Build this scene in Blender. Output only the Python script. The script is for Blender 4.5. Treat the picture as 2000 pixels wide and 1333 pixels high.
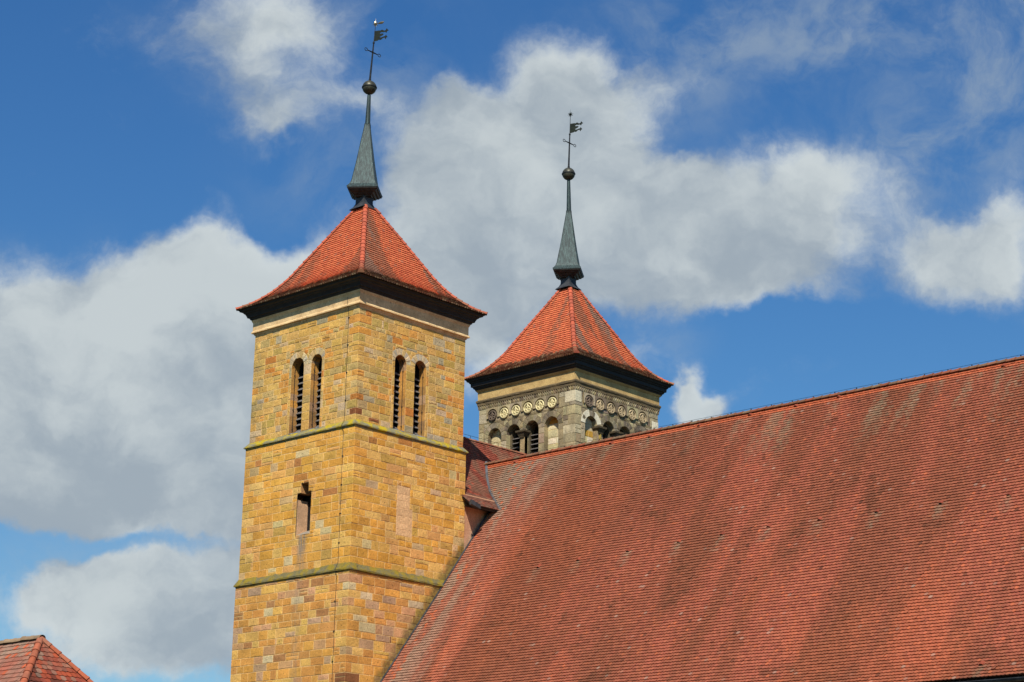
import bpy, math, random
import numpy as np
from mathutils import Vector, Matrix
for o in list(bpy.data.objects): bpy.data.objects.remove(o)
SC = bpy.context.scene; COL = SC.collection
rnd = random.Random(7)
# ------------------------------------------------------------------ camera, solved from the photograph's lines
CAM = (63.048, -57.696, 1.6); YAW, PITCH, ROLL, FOC = 2.3188, .29398, .01576, 3.77798
def basis():
    F = np.array([math.cos(PITCH)*math.cos(YAW), math.cos(PITCH)*math.sin(YAW), math.sin(PITCH)])
    R = np.cross(F, [0, 0, 1]); R /= np.linalg.norm(R); U = np.cross(R, F)
    c, s = math.cos(ROLL), math.sin(ROLL)
    return c*R+s*U, -s*R+c*U, F
RV, UV, FV = basis()
cd = bpy.data.cameras.new('camera'); cam = bpy.data.objects.new('camera', cd); COL.objects.link(cam)
cd.sensor_width = 36; cd.lens = 18*FOC; cd.clip_start = .1; cd.clip_end = 5000
m = Matrix([[RV[i], UV[i], -FV[i], CAM[i]] for i in range(3)]+[[0, 0, 0, 1]])
cam.matrix_world = m; SC.camera = cam
# ------------------------------------------------------------------ light
SUN = Vector((.55, -.70, 1.0)).normalized()
SUN_EL = math.asin(SUN.z); SUN_AZ = math.atan2(SUN.x, SUN.y)
ld = bpy.data.lights.new('sun', 'SUN'); ld.energy = 5.0; ld.angle = math.radians(.53); ld.color = (1, .955, .88)
sun = bpy.data.objects.new('sun', ld); COL.objects.link(sun)
sun.rotation_euler = (-SUN).to_track_quat('-Z', 'Y').to_euler(); sun.location = (60, -60, 90)
SC.view_settings.view_transform = 'Standard'; SC.view_settings.look = 'None'
SC.view_settings.exposure = .15; SC.view_settings.gamma = 1
SKY_STRENGTH = .1
# ------------------------------------------------------------------ node helpers
class NT:
    def __init__(s, nt): s.t = nt; s.n = nt.nodes; s.l = nt.links
    def add(s, ty, **kw):
        n = s.n.new(ty)
        for k, v in kw.items(): setattr(n, k, v)
        return n
    def put(s, sock, v):
        if v is None: return
        if hasattr(v, 'is_output') or isinstance(v, bpy.types.NodeSocket): s.l.new(v, sock)
        else: sock.default_value = v
    def math(s, op, a, b=None, c=None, clamp=False):
        n = s.add('ShaderNodeMath', operation=op, use_clamp=clamp)
        s.put(n.inputs[0], a); s.put(n.inputs[1], b); s.put(n.inputs[2], c); return n.outputs[0]
    def vmath(s, op, a, b=None, scale=None):
        n = s.add('ShaderNodeVectorMath', operation=op)
        s.put(n.inputs[0], a); s.put(n.inputs[1], b)
        if scale is not None: s.put(n.inputs['Scale'], scale)
        return n.outputs['Value'] if op in ('DOT_PRODUCT', 'LENGTH') else n.outputs[0]
    def noise(s, vec, scale, detail=4, rough=.55, dist=0, out=0):
        n = s.add('ShaderNodeTexNoise'); s.put(n.inputs['Vector'], vec)
        n.inputs['Scale'].default_value = scale; n.inputs['Detail'].default_value = detail
        n.inputs['Roughness'].default_value = rough; n.inputs['Distortion'].default_value = dist
        return n.outputs[out]
    def ss(s, x, a, b, lo=0, hi=1):
        n = s.add('ShaderNodeMapRange', interpolation_type='SMOOTHSTEP', clamp=True)
        s.put(n.inputs[0], x)
        for i, v in zip((1, 2, 3, 4), (a, b, lo, hi)): s.put(n.inputs[i], v)
        return n.outputs[0]
    def mix(s, f, a, b, mode='MIX'):
        n = s.add('ShaderNodeMix', data_type='RGBA', blend_type=mode)
        s.put(n.inputs[0], f); s.put(n.inputs[6], a); s.put(n.inputs[7], b); return n.outputs[2]
    def scalev(s, vec, sc):
        n = s.add('ShaderNodeMapping'); s.put(n.inputs[0], vec); n.inputs['Scale'].default_value = sc; return n.outputs[0]
def c4(c): return (c[0], c[1], c[2], 1)
def s2l(r, g, b, k=1.0):
    f = lambda x: (x/255/12.92 if x/255 <= .04045 else ((x/255+.055)/1.055)**2.4)
    return (f(r)*k, f(g)*k, f(b)*k)
# ------------------------------------------------------------------ sky: Nishita plus procedural clouds laid out by world direction
w = bpy.data.worlds.new('World'); SC.world = w; w.use_nodes = True
T = NT(w.node_tree); T.n.clear()
sky = T.add('ShaderNodeTexSky', sky_type='NISHITA', sun_disc=False); sky.sun_elevation = SUN_EL; sky.sun_rotation = SUN_AZ
sky.air_density = 1.0; sky.dust_density = .3; sky.ozone_density = 2.0
geo = T.add('ShaderNodeTexCoord').outputs['Generated']
Dn = T.vmath('NORMALIZE', geo)
a_ = T.vmath('DOT_PRODUCT', Dn, tuple(RV)); b_ = T.vmath('DOT_PRODUCT', Dn, tuple(UV)); c_ = T.vmath('DOT_PRODUCT', Dn, tuple(FV))
cc = T.math('MAXIMUM', c_, .05)
comb = T.add('ShaderNodeCombineXYZ')
T.l.new(T.math('MULTIPLY', T.math('DIVIDE', a_, cc), FOC), comb.inputs[0])
T.l.new(T.math('MULTIPLY', T.math('DIVIDE', b_, cc), FOC), comb.inputs[1])
P = comb.outputs[0]                                    # tangent plane of the sky round one world direction
wn = T.noise(P, 3.2, 5, .55, 0, 1); wv = T.vmath('SUBTRACT', wn, (.5, .5, .5))
P1 = T.vmath('ADD', P, T.vmath('SCALE', wv, scale=.22))
wn2 = T.noise(P, 11, 5, .6, 0, 1); wv2 = T.vmath('SUBTRACT', wn2, (.5, .5, .5))
P2 = T.vmath('ADD', P1, T.vmath('SCALE', wv2, scale=.075))
# cloud masses: centre x, y, radius x, y in thousandths of the picture's half width, weight
CL = [(-20,760,250,210,1.2),(180,700,210,170,1.1),(400,560,150,115,1.0),(300,640,220,150,.9),(520,620,150,150,1.0),(60,900,260,160,.95),
 (330,900,240,190,1.1),(470,780,150,200,1.0),(420,1010,170,80,.6),(120,600,120,70,.6),(640,560,90,90,.7),
 (260,1180,230,85,1.2),(400,1270,170,90,.9),(120,1140,140,60,1.0),(60,1180,70,50,.5),(250,1270,150,60,.5),(460,1180,70,90,.6),
 (470,50,150,115,.75),(570,20,100,90,.5),(500,190,90,80,.42),(640,210,110,55,.42),(530,255,60,40,.6),(720,200,80,60,.3),
 (1110,150,95,80,1.15),(1060,240,120,80,.9),(890,200,75,60,.95),(930,300,150,90,1.1),(1180,290,120,80,.8),(850,360,80,70,.8),
 (1000,420,200,110,1.1),(1250,420,170,110,1.15),(1450,470,190,110,1.2),(1560,370,90,90,.8),(1100,560,130,70,.6),(1400,560,190,50,.9),
 (860,500,100,150,.9),(950,640,130,120,.9),(1250,170,110,50,.45),(1640,330,130,60,.55),(1750,430,120,80,.38),
 (1860,500,110,65,.85),(1960,510,90,80,.9),(1990,430,60,40,.5),(1840,440,80,40,.4),
 (1365,770,40,46,1.15),(1410,800,50,36,1.1),(1345,750,24,28,.7),(1250,700,60,40,.28),
 (1760,20,150,50,.30),(1930,90,110,70,.26),(1990,350,60,60,.3),
 (620,110,40,90,.2),(1750,800,300,40,.0)]
NEG = [(540,400,70,60,.5),(1330,290,70,50,.6),(200,400,150,70,.5),(1620,640,200,50,.7),(150,1055,210,30,.95),(20,1090,70,70,.8),(360,1065,140,22,.55),(40,1180,70,70,.4),(560,380,50,120,.3),(280,1215,220,16,.35),(770,130,60,60,.4),(150,500,60,30,.2)]
fld = None; grad = None
def chain(prev):      # evaluate the cloud masses one after another, so that the shader stack stays small
    if prev is None: return P2
    return T.vmath('ADD', P2, T.vmath('SCALE', (1e-6, 1e-6, 0), scale=prev))
for (x, y, rx, ry, wt), sg in [(q, 1) for q in CL if q[4] > 0]+[(q, -1) for q in NEG]:
    mp = T.add('ShaderNodeMapping'); T.l.new(chain(fld), mp.inputs[0])
    sx, sy = 1000/rx, 1000/ry
    mp.inputs['Scale'].default_value = (sx, sy, 0)
    mp.inputs['Location'].default_value = (-(x-1000)/1000*sx, -(666.5-y)/1000*sy, 0)
    L2 = T.vmath('DOT_PRODUCT', mp.outputs[0], mp.outputs[0])
    g = T.math('MULTIPLY', T.math('EXPONENT', T.math('MULTIPLY', L2, -1.0)), wt*sg)
    fld = g if fld is None else T.math('ADD', fld, g)
    if sg > 0 and ry >= 80 and rx >= 90:               # lit from above and behind the camera: tops paler than undersides
        up = T.math('MULTIPLY', g, T.vmath('DOT_PRODUCT', mp.outputs[0], (.25, .97, 0)))
        grad = up if grad is None else T.math('ADD', grad, up)
gen = T.ss(T.noise(Dn, 2.2, 5, .6), .55, .70)                 # the rest of the sky
front = T.ss(T.vmath('LENGTH', P), 1.25, 1.9)
fld = T.math('ADD', T.math('MULTIPLY', fld, T.math('SUBTRACT', 1.0, front)), T.math('MULTIPLY', gen, front))
fine = T.math('ADD', T.math('SUBTRACT', T.noise(P1, 5.5, 9, .66), .5), T.math('MULTIPLY', T.math('SUBTRACT', T.noise(P2, 17, 5, .6), .5), .25))
dens = T.math('ADD', fld, T.math('MULTIPLY', fine, 1.15))
alpha = T.ss(dens, .08, 1.05)
alpha = T.math('MULTIPLY', alpha, T.ss(dens, .1, .7, .62, .97))
lum = T.ss(T.math('ADD', T.math('ADD', T.noise(T.scalev(P2, (1, 1.4, 1)), 3.3, 5, .52), T.math('MULTIPLY', fine, .20)), T.math('MULTIPLY', grad, .11)), .34, .66)
thick = T.ss(dens, .55, 1.9)
ccol = T.mix(lum, (.36, .43, .50, 1), (.67, .73, .745, 1))
ccol = T.mix(T.math('MULTIPLY', thick, .25), ccol, (.43, .49, .52, 1))

sep = T.add('ShaderNodeSeparateXYZ'); T.l.new(Dn, sep.inputs[0])
hsv = T.add('ShaderNodeHueSaturation'); T.l.new(sky.outputs[0], hsv.inputs['Color'])
hsv.inputs['Saturation'].default_value = 1.22; hsv.inputs['Value'].default_value = 1.0
tint = T.mix(T.ss(sep.outputs[2], .1, .5), (.60, .80, .88, 1), (.56, .82, 1.02, 1))
skyc = T.mix(1.0, hsv.outputs[0], tint, 'MULTIPLY')
# thin high veil: broad faint wisps
veil = None
for (x, y, rx, ry, wt) in [(1700,40,330,110,1.0),(1940,130,140,130,1.0),(1330,60,160,90,.7),(1250,190,200,80,.6),(640,330,130,90,.5),(1650,330,260,80,.7),(1850,300,200,100,.5),(250,1150,330,150,.75),(430,1060,120,60,.8),(560,60,220,120,.5),(760,160,70,60,.6),(700,520,120,80,.6),(1280,690,80,60,.6),(60,500,120,50,.45)]:
    mp = T.add('ShaderNodeMapping'); T.l.new(chain(veil if veil is not None else fld), mp.inputs[0]); sx, sy = 1000/rx, 1000/ry
    mp.inputs['Scale'].default_value = (sx, sy, 0); mp.inputs['Location'].default_value = (-(x-1000)/1000*sx, -(666.5-y)/1000*sy, 0)
    g = T.math('MULTIPLY', T.math('EXPONENT', T.math('MULTIPLY', T.vmath('DOT_PRODUCT', mp.outputs[0], mp.outputs[0]), -1.0)), wt)
    veil = g if veil is None else T.math('ADD', veil, g)
vn = T.ss(T.noise(T.vmath('ADD', P1, (3.1, 1.7, 0)), 4.2, 9, .62, .3), .36, .68)
veil = T.math('MULTIPLY', T.math('MULTIPLY', T.math('MINIMUM', veil, 1.0), vn), .60)
veil = T.math('MULTIPLY', veil, T.math('SUBTRACT', 1.0, front))
skyc = T.mix(veil, skyc, tuple(q*.84/SKY_STRENGTH for q in (.40, .48, .54))+(1,))
CLOUD = 1/SKY_STRENGTH
ccs = T.vmath('SCALE', ccol, scale=CLOUD*.84)
bg = T.add('ShaderNodeBackground'); bg.inputs[1].default_value = SKY_STRENGTH
T.l.new(T.mix(alpha, skyc, ccs), bg.inputs[0])
wo = T.add('ShaderNodeOutputWorld'); T.l.new(bg.outputs[0], wo.inputs[0])
# ------------------------------------------------------------------ materials
def mat(name, fn):
    M = bpy.data.materials.new(name); M.use_nodes = True; t = NT(M.node_tree); t.n.clear()
    b = t.add('ShaderNodeBsdfPrincipled'); o = t.add('ShaderNodeOutputMaterial'); t.l.new(b.outputs[0], o.inputs[0])
    fn(t, b); return M
def bump(t, b, h, strength, dist):
    n = t.add('ShaderNodeBump'); n.inputs['Strength'].default_value = strength; n.inputs['Distance'].default_value = dist
    t.l.new(h, n.inputs['Height']); t.l.new(n.outputs[0], b.inputs['Normal'])
def attr(t): a = t.add('ShaderNodeAttribute'); a.attribute_name = 'Col'; return a.outputs['Color']
def obj(t): return t.add('ShaderNodeNewGeometry').outputs['Position']
def mul(t, col, fac): return t.vmath('SCALE', col, scale=fac)
TILE_K = .68
def f_tile(t, b):
    c = attr(t); p = obj(t)
    n1 = t.ss(t.noise(p, 9, 4, .6), .3, .7, .86, 1.13); n2 = t.ss(t.noise(p, 45, 3, .7), .3, .7, .86, 1.12)
    col = mul(t, c, t.math('MULTIPLY', t.math('MULTIPLY', n1, n2), TILE_K))
    lich = t.ss(t.noise(p, 17, 5, .75), .66, .74, 0, .35)
    col = t.mix(lich, col, (.30, .27, .19, 1))
    t.l.new(col, b.inputs['Base Color']); b.inputs['Roughness'].default_value = .85; b.inputs['Specular IOR Level'].default_value = .25
    bump(t, b, t.noise(p, 60, 4, .7), .5, .004)
def f_stone(t, b, weather=None, big=1.0):
    c = attr(t); p = obj(t)
    n1 = t.ss(t.noise(p, 1.1, 5, .6), .3, .7, .86, 1.12); n2 = t.ss(t.noise(p, 14, 5, .7, .6), .28, .72, .78, 1.2); n3 = t.ss(t.noise(p, 60, 3, .7), .3, .7, .88, 1.1)
    col = mul(t, c, t.math('MULTIPLY', t.math('MULTIPLY', n1, n2), n3))
    rust = t.ss(t.noise(p, 3.3, 6, .7, 1.2), .62, .72, 0, .5)
    if weather != 'grey': col = t.mix(rust, col, (.36, .135, .035, 1)); col = mul(t, col, .96)
    pits = t.ss(t.noise(p, 38, 4, .8), .67, .72, 0, .55); col = t.mix(pits, col, (.10, .065, .03, 1))
    s = t.add('ShaderNodeSeparateXYZ'); t.l.new(p, s.inputs[0])
    if weather == 'tower':
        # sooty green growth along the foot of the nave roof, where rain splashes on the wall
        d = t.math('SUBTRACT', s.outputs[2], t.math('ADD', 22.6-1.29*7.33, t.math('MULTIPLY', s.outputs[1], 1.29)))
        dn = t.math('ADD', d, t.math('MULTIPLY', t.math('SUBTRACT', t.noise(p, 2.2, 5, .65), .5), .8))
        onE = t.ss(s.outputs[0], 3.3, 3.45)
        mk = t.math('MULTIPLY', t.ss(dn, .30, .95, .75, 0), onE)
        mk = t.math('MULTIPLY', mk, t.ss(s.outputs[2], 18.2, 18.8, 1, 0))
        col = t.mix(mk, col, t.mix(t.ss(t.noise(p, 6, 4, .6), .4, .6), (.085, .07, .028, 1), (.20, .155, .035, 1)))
        # algae and soot on the exposed far-left and top edges
        gm = t.math('MULTIPLY', t.ss(s.outputs[0], -2.3, -3.5, 0, 1), t.ss(t.noise(p, 1.6, 5, .6), .42, .62, 0, .55))
        gm = t.math('MULTIPLY', gm, t.ss(s.outputs[2], 20, 23, .25, 1))
        col = t.mix(gm, col, (.17, .15, .085, 1))
        # pale run-off below the slit
        rx = t.ss(t.math('ABSOLUTE', t.math('SUBTRACT', s.outputs[0], .52)), .05, .42, 1, 0)
        rz = t.math('MULTIPLY', t.ss(s.outputs[2], 16.0, 17.2, .35, 1), t.ss(s.outputs[2], 17.62, 17.75, 1, 0))
        rr = t.math('MULTIPLY', t.math('MULTIPLY', rx, rz), t.math('MULTIPLY', t.ss(s.outputs[1], -3.3, -3.2, 1, 0), t.ss(t.noise(t.scalev(p, (5, 5, .5)), 3, 4, .6), .35, .6, .2, .95)))
        col = t.mix(rr, col, (.22, .19, .155, 1))
    if weather == 'grey':
        col = t.mix(1.0, col, (1.0, .97, .80, 1), 'MULTIPLY'); sk = t.ss(t.noise(t.scalev(p, (1, 1, .45)), 1.7, 6, .65), .45, .68, 0, .45)
        col = t.mix(sk, col, (.10, .082, .06, 1))
        yl = t.ss(t.noise(p, 2.6, 5, .7), .62, .72, 0, .5); col = t.mix(yl, col, (.36, .24, .08, 1))
    t.l.new(col, b.inputs['Base Color']); b.inputs['Roughness'].default_value = .92; b.inputs['Specular IOR Level'].default_value = .15
    bump(t, b, t.math('ADD', t.noise(p, 9, 6, .7), t.math('MULTIPLY', t.noise(p, 40, 4, .7), .5)), .9, .03)
def f_plain(c1, c2, sc=2.0, rough=.9, bs=.5, bd=.01, stretch=(1, 1, 1), metal=0, c3=None, lo=.38, hi=.62, spec=.2):
    def fn(t, b):
        p = t.scalev(obj(t), stretch)
        col = t.mix(t.ss(t.noise(p, sc, 6, .65), lo, hi), c4(c1), c4(c2))
        if c3: col = t.mix(t.ss(t.noise(p, sc*3.1, 5, .7), .58, .68, 0, .8), col, c4(c3))
        col = mul(t, col, t.ss(t.noise(p, sc*12, 3, .7), .3, .7, .85, 1.15))
        t.l.new(col, b.inputs['Base Color']); b.inputs['Roughness'].default_value = rough; b.inputs['Metallic'].default_value = metal
        b.inputs['Specular IOR Level'].default_value = spec
        bump(t, b, t.noise(p, sc*9, 5, .65), bs, bd)
    return fn
M = {}
M['tile'] = mat('clay_tile', f_tile)
M['stone'] = mat('yellow_sandstone', lambda t, b: f_stone(t, b, 'tower'))
M['grey_stone'] = mat('grey_sandstone', lambda t, b: f_stone(t, b, 'grey'))
M['plain_stone'] = mat('plain_sandstone', lambda t, b: f_stone(t, b, None))
M['band'] = mat('rendered_band', f_plain(s2l(224, 190, 138), s2l(204, 168, 118), 1.4, .92, .6, .02, c3=s2l(160, 125, 85)))
M['band_grey'] = mat('ochre_band', f_plain(s2l(204, 172, 112), s2l(180, 148, 95), 1.4, .92, .5, .015, c3=s2l(150, 118, 75)))
M['pink'] = mat('pink_plaster', f_plain(s2l(205, 158, 122), s2l(185, 138, 104), 1.6, .95, .6, .02, c3=s2l(150, 112, 88)))
M['black_wood'] = mat('dark_cornice_paint', f_plain((.012, .010, .009), (.022, .018, .015), 3, .6, .3, .004, c3=(.05, .04, .03), spec=.35))
M['string'] = mat('lichen_stone', f_plain(s2l(176, 152, 30), s2l(128, 122, 92), 1.9, .95, .9, .03, c3=s2l(104, 92, 70), lo=.40, hi=.56))
M['string_low'] = mat('mossy_stone', f_plain(s2l(140, 120, 40), s2l(112, 104, 72), 2.4, .95, .9, .03, c3=s2l(86, 74, 50), lo=.40, hi=.6))
M['copper'] = mat('weathered_copper', f_plain((.020, .030, .029), (.05, .082, .077), 3.0, .55, .25, .003, (6, 6, .55), .25, c3=(.13, .20, .185), lo=.4, hi=.66, spec=.3))
M['copper_dark'] = mat('dark_copper', f_plain((.02, .016, .014), (.045, .038, .032), 3.0, .55, .25, .003, (2, 2, 1), .3, spec=.4))
M['ball'] = mat('brown_copper_ball', f_plain((.05, .05, .038), (.10, .095, .065), 5, .45, .2, .003, metal=.4, c3=(.14, .11, .06)))
M['iron'] = mat('dark_iron', f_plain((.018, .02, .022), (.035, .036, .034), 6, .5, .2, .002, metal=.3))
M['vane'] = mat('green_black_iron', f_plain((.010, .014, .011), (.018, .024, .017), 6, .7, .2, .002, spec=.1))
M['gold'] = mat('tarnished_gold', f_plain((.55, .42, .16), (.30, .24, .12), 9, .35, .2, .002, metal=.8))
M['louvre'] = mat('grey_louvre_wood', f_plain((.10, .088, .076), (.19, .17, .15), 5, .8, .4, .004, (1, 1, 6)))
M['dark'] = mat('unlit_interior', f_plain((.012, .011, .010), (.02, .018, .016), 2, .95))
M['lead'] = mat('lead_sheet', f_plain((.10, .105, .11), (.17, .18, .185), 3, .5, .4, .006, metal=.3))
M['lead_dark'] = mat('dark_lead', f_plain((.04, .042, .045), (.075, .078, .08), 3, .5, .4, .006, metal=.3))
M['zinc_white'] = mat('pale_sill_metal', f_plain((.40, .42, .43), (.16, .15, .13), 6, .5, .3, .004))
M['wall_render'] = mat('pale_render', f_plain(s2l(190, 165, 120), s2l(170, 145, 100), .8, .95))
M['ground'] = mat('courtyard_ground', f_plain((.06, .055, .045), (.04, .05, .02), .15, .95, .6, .02, c3=(.08, .075, .06)))
# ------------------------------------------------------------------ mesh helpers
def link(name, me, material, parent=None, **props):
    if material is not None: me.materials.append(material)
    o = bpy.data.objects.new(name, me); COL.objects.link(o)
    if parent is not None: o.parent = parent
    for k, v in props.items(): o[k] = v
    return o
def thing(name, label, cat, loc=(0, 0, 0), group=None):
    o = bpy.data.objects.new(name, None); COL.objects.link(o); o.location = loc; o['label'] = label; o['category'] = cat
    o.empty_display_size = .5
    if group: o['group'] = group
    return o
class MB:
    """one mesh: vertices, faces, a colour per face; coordinates in the thing's own frame"""
    N = 0
    def __init__(s, org=(0, 0, 0)): MB.N += 1; s.uid = MB.N; s.v = []; s.f = []; s.c = []; s.o = org
    def poly(s, pts, col=(1, 1, 1)):
        n = len(s.v); ox, oy, oz = s.o
        s.v += [(p[0]-ox, p[1]-oy, p[2]-oz) for p in pts]; s.f.append(tuple(range(n, n+len(pts)))); s.c.append(col)
    def mesh(s, vs, fs, col=(1, 1, 1)):
        n = len(s.v); ox, oy, oz = s.o
        s.v += [(p[0]-ox, p[1]-oy, p[2]-oz) for p in vs]
        for f in fs: s.f.append(tuple(i+n for i in f)); s.c.append(col)
    def box(s, x0, x1, y0, y1, z0, z1, col=(1, 1, 1)):
        vs = [(x, y, z) for z in (z0, z1) for y in (y0, y1) for x in (x0, x1)]
        s.mesh(vs, [(0, 2, 3, 1), (4, 5, 7, 6), (0, 1, 5, 4), (2, 6, 7, 3), (0, 4, 6, 2), (1, 3, 7, 5)], col)
    def obox(s, c, ax, ay, az, col=(1, 1, 1)):
        c, ax, ay, az = map(Vector, (c, ax, ay, az))
        vs = [c+i*ax+j*ay+k*az for k in (-1, 1) for j in (-1, 1) for i in (-1, 1)]
        s.mesh(vs, [(0, 2, 3, 1), (4, 5, 7, 6), (0, 1, 5, 4), (2, 6, 7, 3), (0, 4, 6, 2), (1, 3, 7, 5)], col)
    def tube(s, pts, r, n=6, col=(1, 1, 1), cap=True):
        pts = [Vector(p) for p in pts]; rs = r if isinstance(r, (list, tuple)) else [r]*len(pts)
        vs = []
        for i, p in enumerate(pts):
            d = (pts[min(i+1, len(pts)-1)]-pts[max(i-1, 0)]).normalized()
            a = d.cross(Vector((0, 0, 1))) if abs(d.z) < .95 else d.cross(Vector((1, 0, 0)))
            a.normalize(); b = d.cross(a)
            vs += [p+rs[i]*(math.cos(t)*a+math.sin(t)*b) for t in [2*math.pi*k/n for k in range(n)]]
        fs = [(i*n+k, i*n+(k+1) % n, (i+1)*n+(k+1) % n, (i+1)*n+k) for i in range(len(pts)-1) for k in range(n)]
        if cap: fs += [tuple(range(n-1, -1, -1)), tuple((len(pts)-1)*n+k for k in range(n))]
        s.mesh(vs, fs, col)
    def build(s, name, material, parent=None, smooth=False, **props):
        me = bpy.data.meshes.new(name); me.from_pydata(s.v, [], s.f)
        a = me.attributes.new('Col', 'FLOAT_COLOR', 'FACE')
        arr = np.ones((len(s.f), 4), np.float32); arr[:, :3] = np.array(s.c, np.float32).reshape(-1, 3)
        a.data.foreach_set('color', arr.ravel())
        if smooth: me.polygons.foreach_set('use_smooth', [True]*len(me.polygons))
        me.update(); return link(name, me, material, parent, **props)
def vnoise(x, y, seed=0):
    def h(i, j): 
        n = (i*374761393+j*668265263+seed*974711) & 0xffffffff; n = ((n ^ (n >> 13))*1274126177) & 0xffffffff
        return ((n ^ (n >> 16)) & 0xffff)/65535
    i, j = math.floor(x), math.floor(y); fx, fy = x-i, y-j; fx = fx*fx*(3-2*fx); fy = fy*fy*(3-2*fy)
    return (h(i, j)*(1-fx)+h(i+1, j)*fx)*(1-fy)+(h(i, j+1)*(1-fx)+h(i+1, j+1)*fx)*fy
def fbm(x, y, seed=0, o=4):
    s = a = 0; w_ = 1
    for k in range(o): s += w_*vnoise(x, y, seed+k*17); a += w_; w_ *= .55; x *= 2.03; y *= 2.03
    return s/a
def lerp3(a, b, t): return tuple(a[i]*(1-t)+b[i]*t for i in range(3))
def sm(x, a, b): t = min(1, max(0, (x-a)/(b-a))); return t*t*(3-2*t)
def clip(poly, hp):                                   # hp: list of (a, b, c) keeping a*x+b*y+c >= 0
    for a, b, c in hp:
        out = []; n = len(poly)
        for i in range(n):
            p, q = poly[i], poly[(i+1) % n]; dp, dq = a*p[0]+b*p[1]+c, a*q[0]+b*q[1]+c
            if dp >= 0: out.append(p)
            if (dp >= 0) != (dq >= 0): t = dp/(dp-dq); out.append((p[0]+t*(q[0]-p[0]), p[1]+t*(q[1]-p[1])))
        poly = out
        if len(poly) < 3: return []
    return poly
def hp_line(p, q):                                    # keeps what lies to the left of p->q
    a, b = -(q[1]-p[1]), q[0]-p[0]; return (a, b, -(a*p[0]+b*p[1]))
# ------------------------------------------------------------------ tiles: round-ended plain tiles laid in half-lapped rows
def tiles(mb, surf, umin, umax, vmax, hps, colour, tw=.145, ex=.157, th=.024, rag=1.0, r=rnd, v0=0.0):
    """surf(u, v, h) -> point; hps(v) -> half planes in (u, v); u range may be functions of v"""
    row = 0; v = v0
    while v < vmax:
        u0 = umin(v) if callable(umin) else umin; u1 = umax(v) if callable(umax) else umax
        off = (row % 2)*tw*.5; k0 = math.floor((u0-off)/tw)-1; k1 = math.ceil((u1-off)/tw)+1
        H = hps(v); rw = r.gauss(0, .003)
        for k in range(k0, k1+1):
            uc = off+k*tw; dv = rw+r.gauss(0, .0025)*rag-(.02*r.random() if r.random() < .006 else 0); dh = abs(r.gauss(0, .003))*rag+(.012 if r.random() < .01 else 0); tl = r.gauss(0, .002)*rag
            hw = tw*.5-.0006; dip = .030
            pts = [(uc+hw*s_, v+dv+dip*(abs(s_)**2.0)) for s_ in (-1, -.62, -.2, .2, .62, 1)]
            pts += [(uc+hw, v+ex+.012), (uc-hw, v+ex+.012)]
            full = all(a*x+b*y+c >= 0 for a, b, c in H for x, y in pts)
            pp = pts if full else clip(pts, H)
            if len(pp) < 3: continue
            if not full:
                A = abs(sum(pp[i][0]*pp[(i+1) % len(pp)][1]-pp[(i+1) % len(pp)][0]*pp[i][1] for i in range(len(pp))))/2
                if A < .0004: continue
            hf = lambda x, y: max(.0015, th*(1-(y-v)/ex*.96)+dh+tl*(x-uc)/hw)
            n = len(pp)
            top = [surf(x, y, hf(x, y)) for x, y in pp]; bot = [surf(x, y, -.012) for x, y in pp]
            fs = [tuple(range(n))]
            rng_ = range(5) if full else range(n)
            fs += [(i, i+n, (i+1) % n+n, (i+1) % n) for i in rng_]
            mb.mesh(top+bot, fs, colour(uc, v, r))
        v += ex; row += 1
def ridge_tiles(mb, pts, r0=.105, L=.34, colour=None, r=rnd, mortar=(.25, .2, .14)):
    """overlapping half-round tiles up a line of points"""
    pts = [Vector(p) for p in pts]; seg = []
    acc = 0
    for a, b in zip(pts, pts[1:]):
        d = (b-a).length; n = max(1, round(d/L))
        for i in range(n): seg.append((a.lerp(b, i/n), a.lerp(b, (i+1)/n)))
    for a, b in seg:
        d = (b-a).normalized(); side = d.cross(Vector((0, 0, 1))).normalized(); up = side.cross(d).normalized()
        col = colour(a, r) if colour else (.4, .12, .06)
        a2 = a-d*.02+Vector((r.gauss(0, .004), r.gauss(0, .004), r.gauss(0, .004)))
        vs = []; N = 8
        for q, rr in ((a2, r0*1.1), (a2+d*.045, r0*1.08), (a2+d*.05, r0*1.0), (b+d*.03, r0*.86)):
            for k in range(N+1):
                t = math.pi*k/N; vs.append(q+side*rr*math.cos(t)*1.05+up*(rr*math.sin(t)-.035))
        fs = [(i*(N+1)+k, i*(N+1)+k+1, (i+1)*(N+1)+k+1, (i+1)*(N+1)+k) for i in range(3) for k in range(N)]
        fs.append(tuple(range(N, -1, -1)))
        mb.mesh(vs, fs, col)
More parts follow.
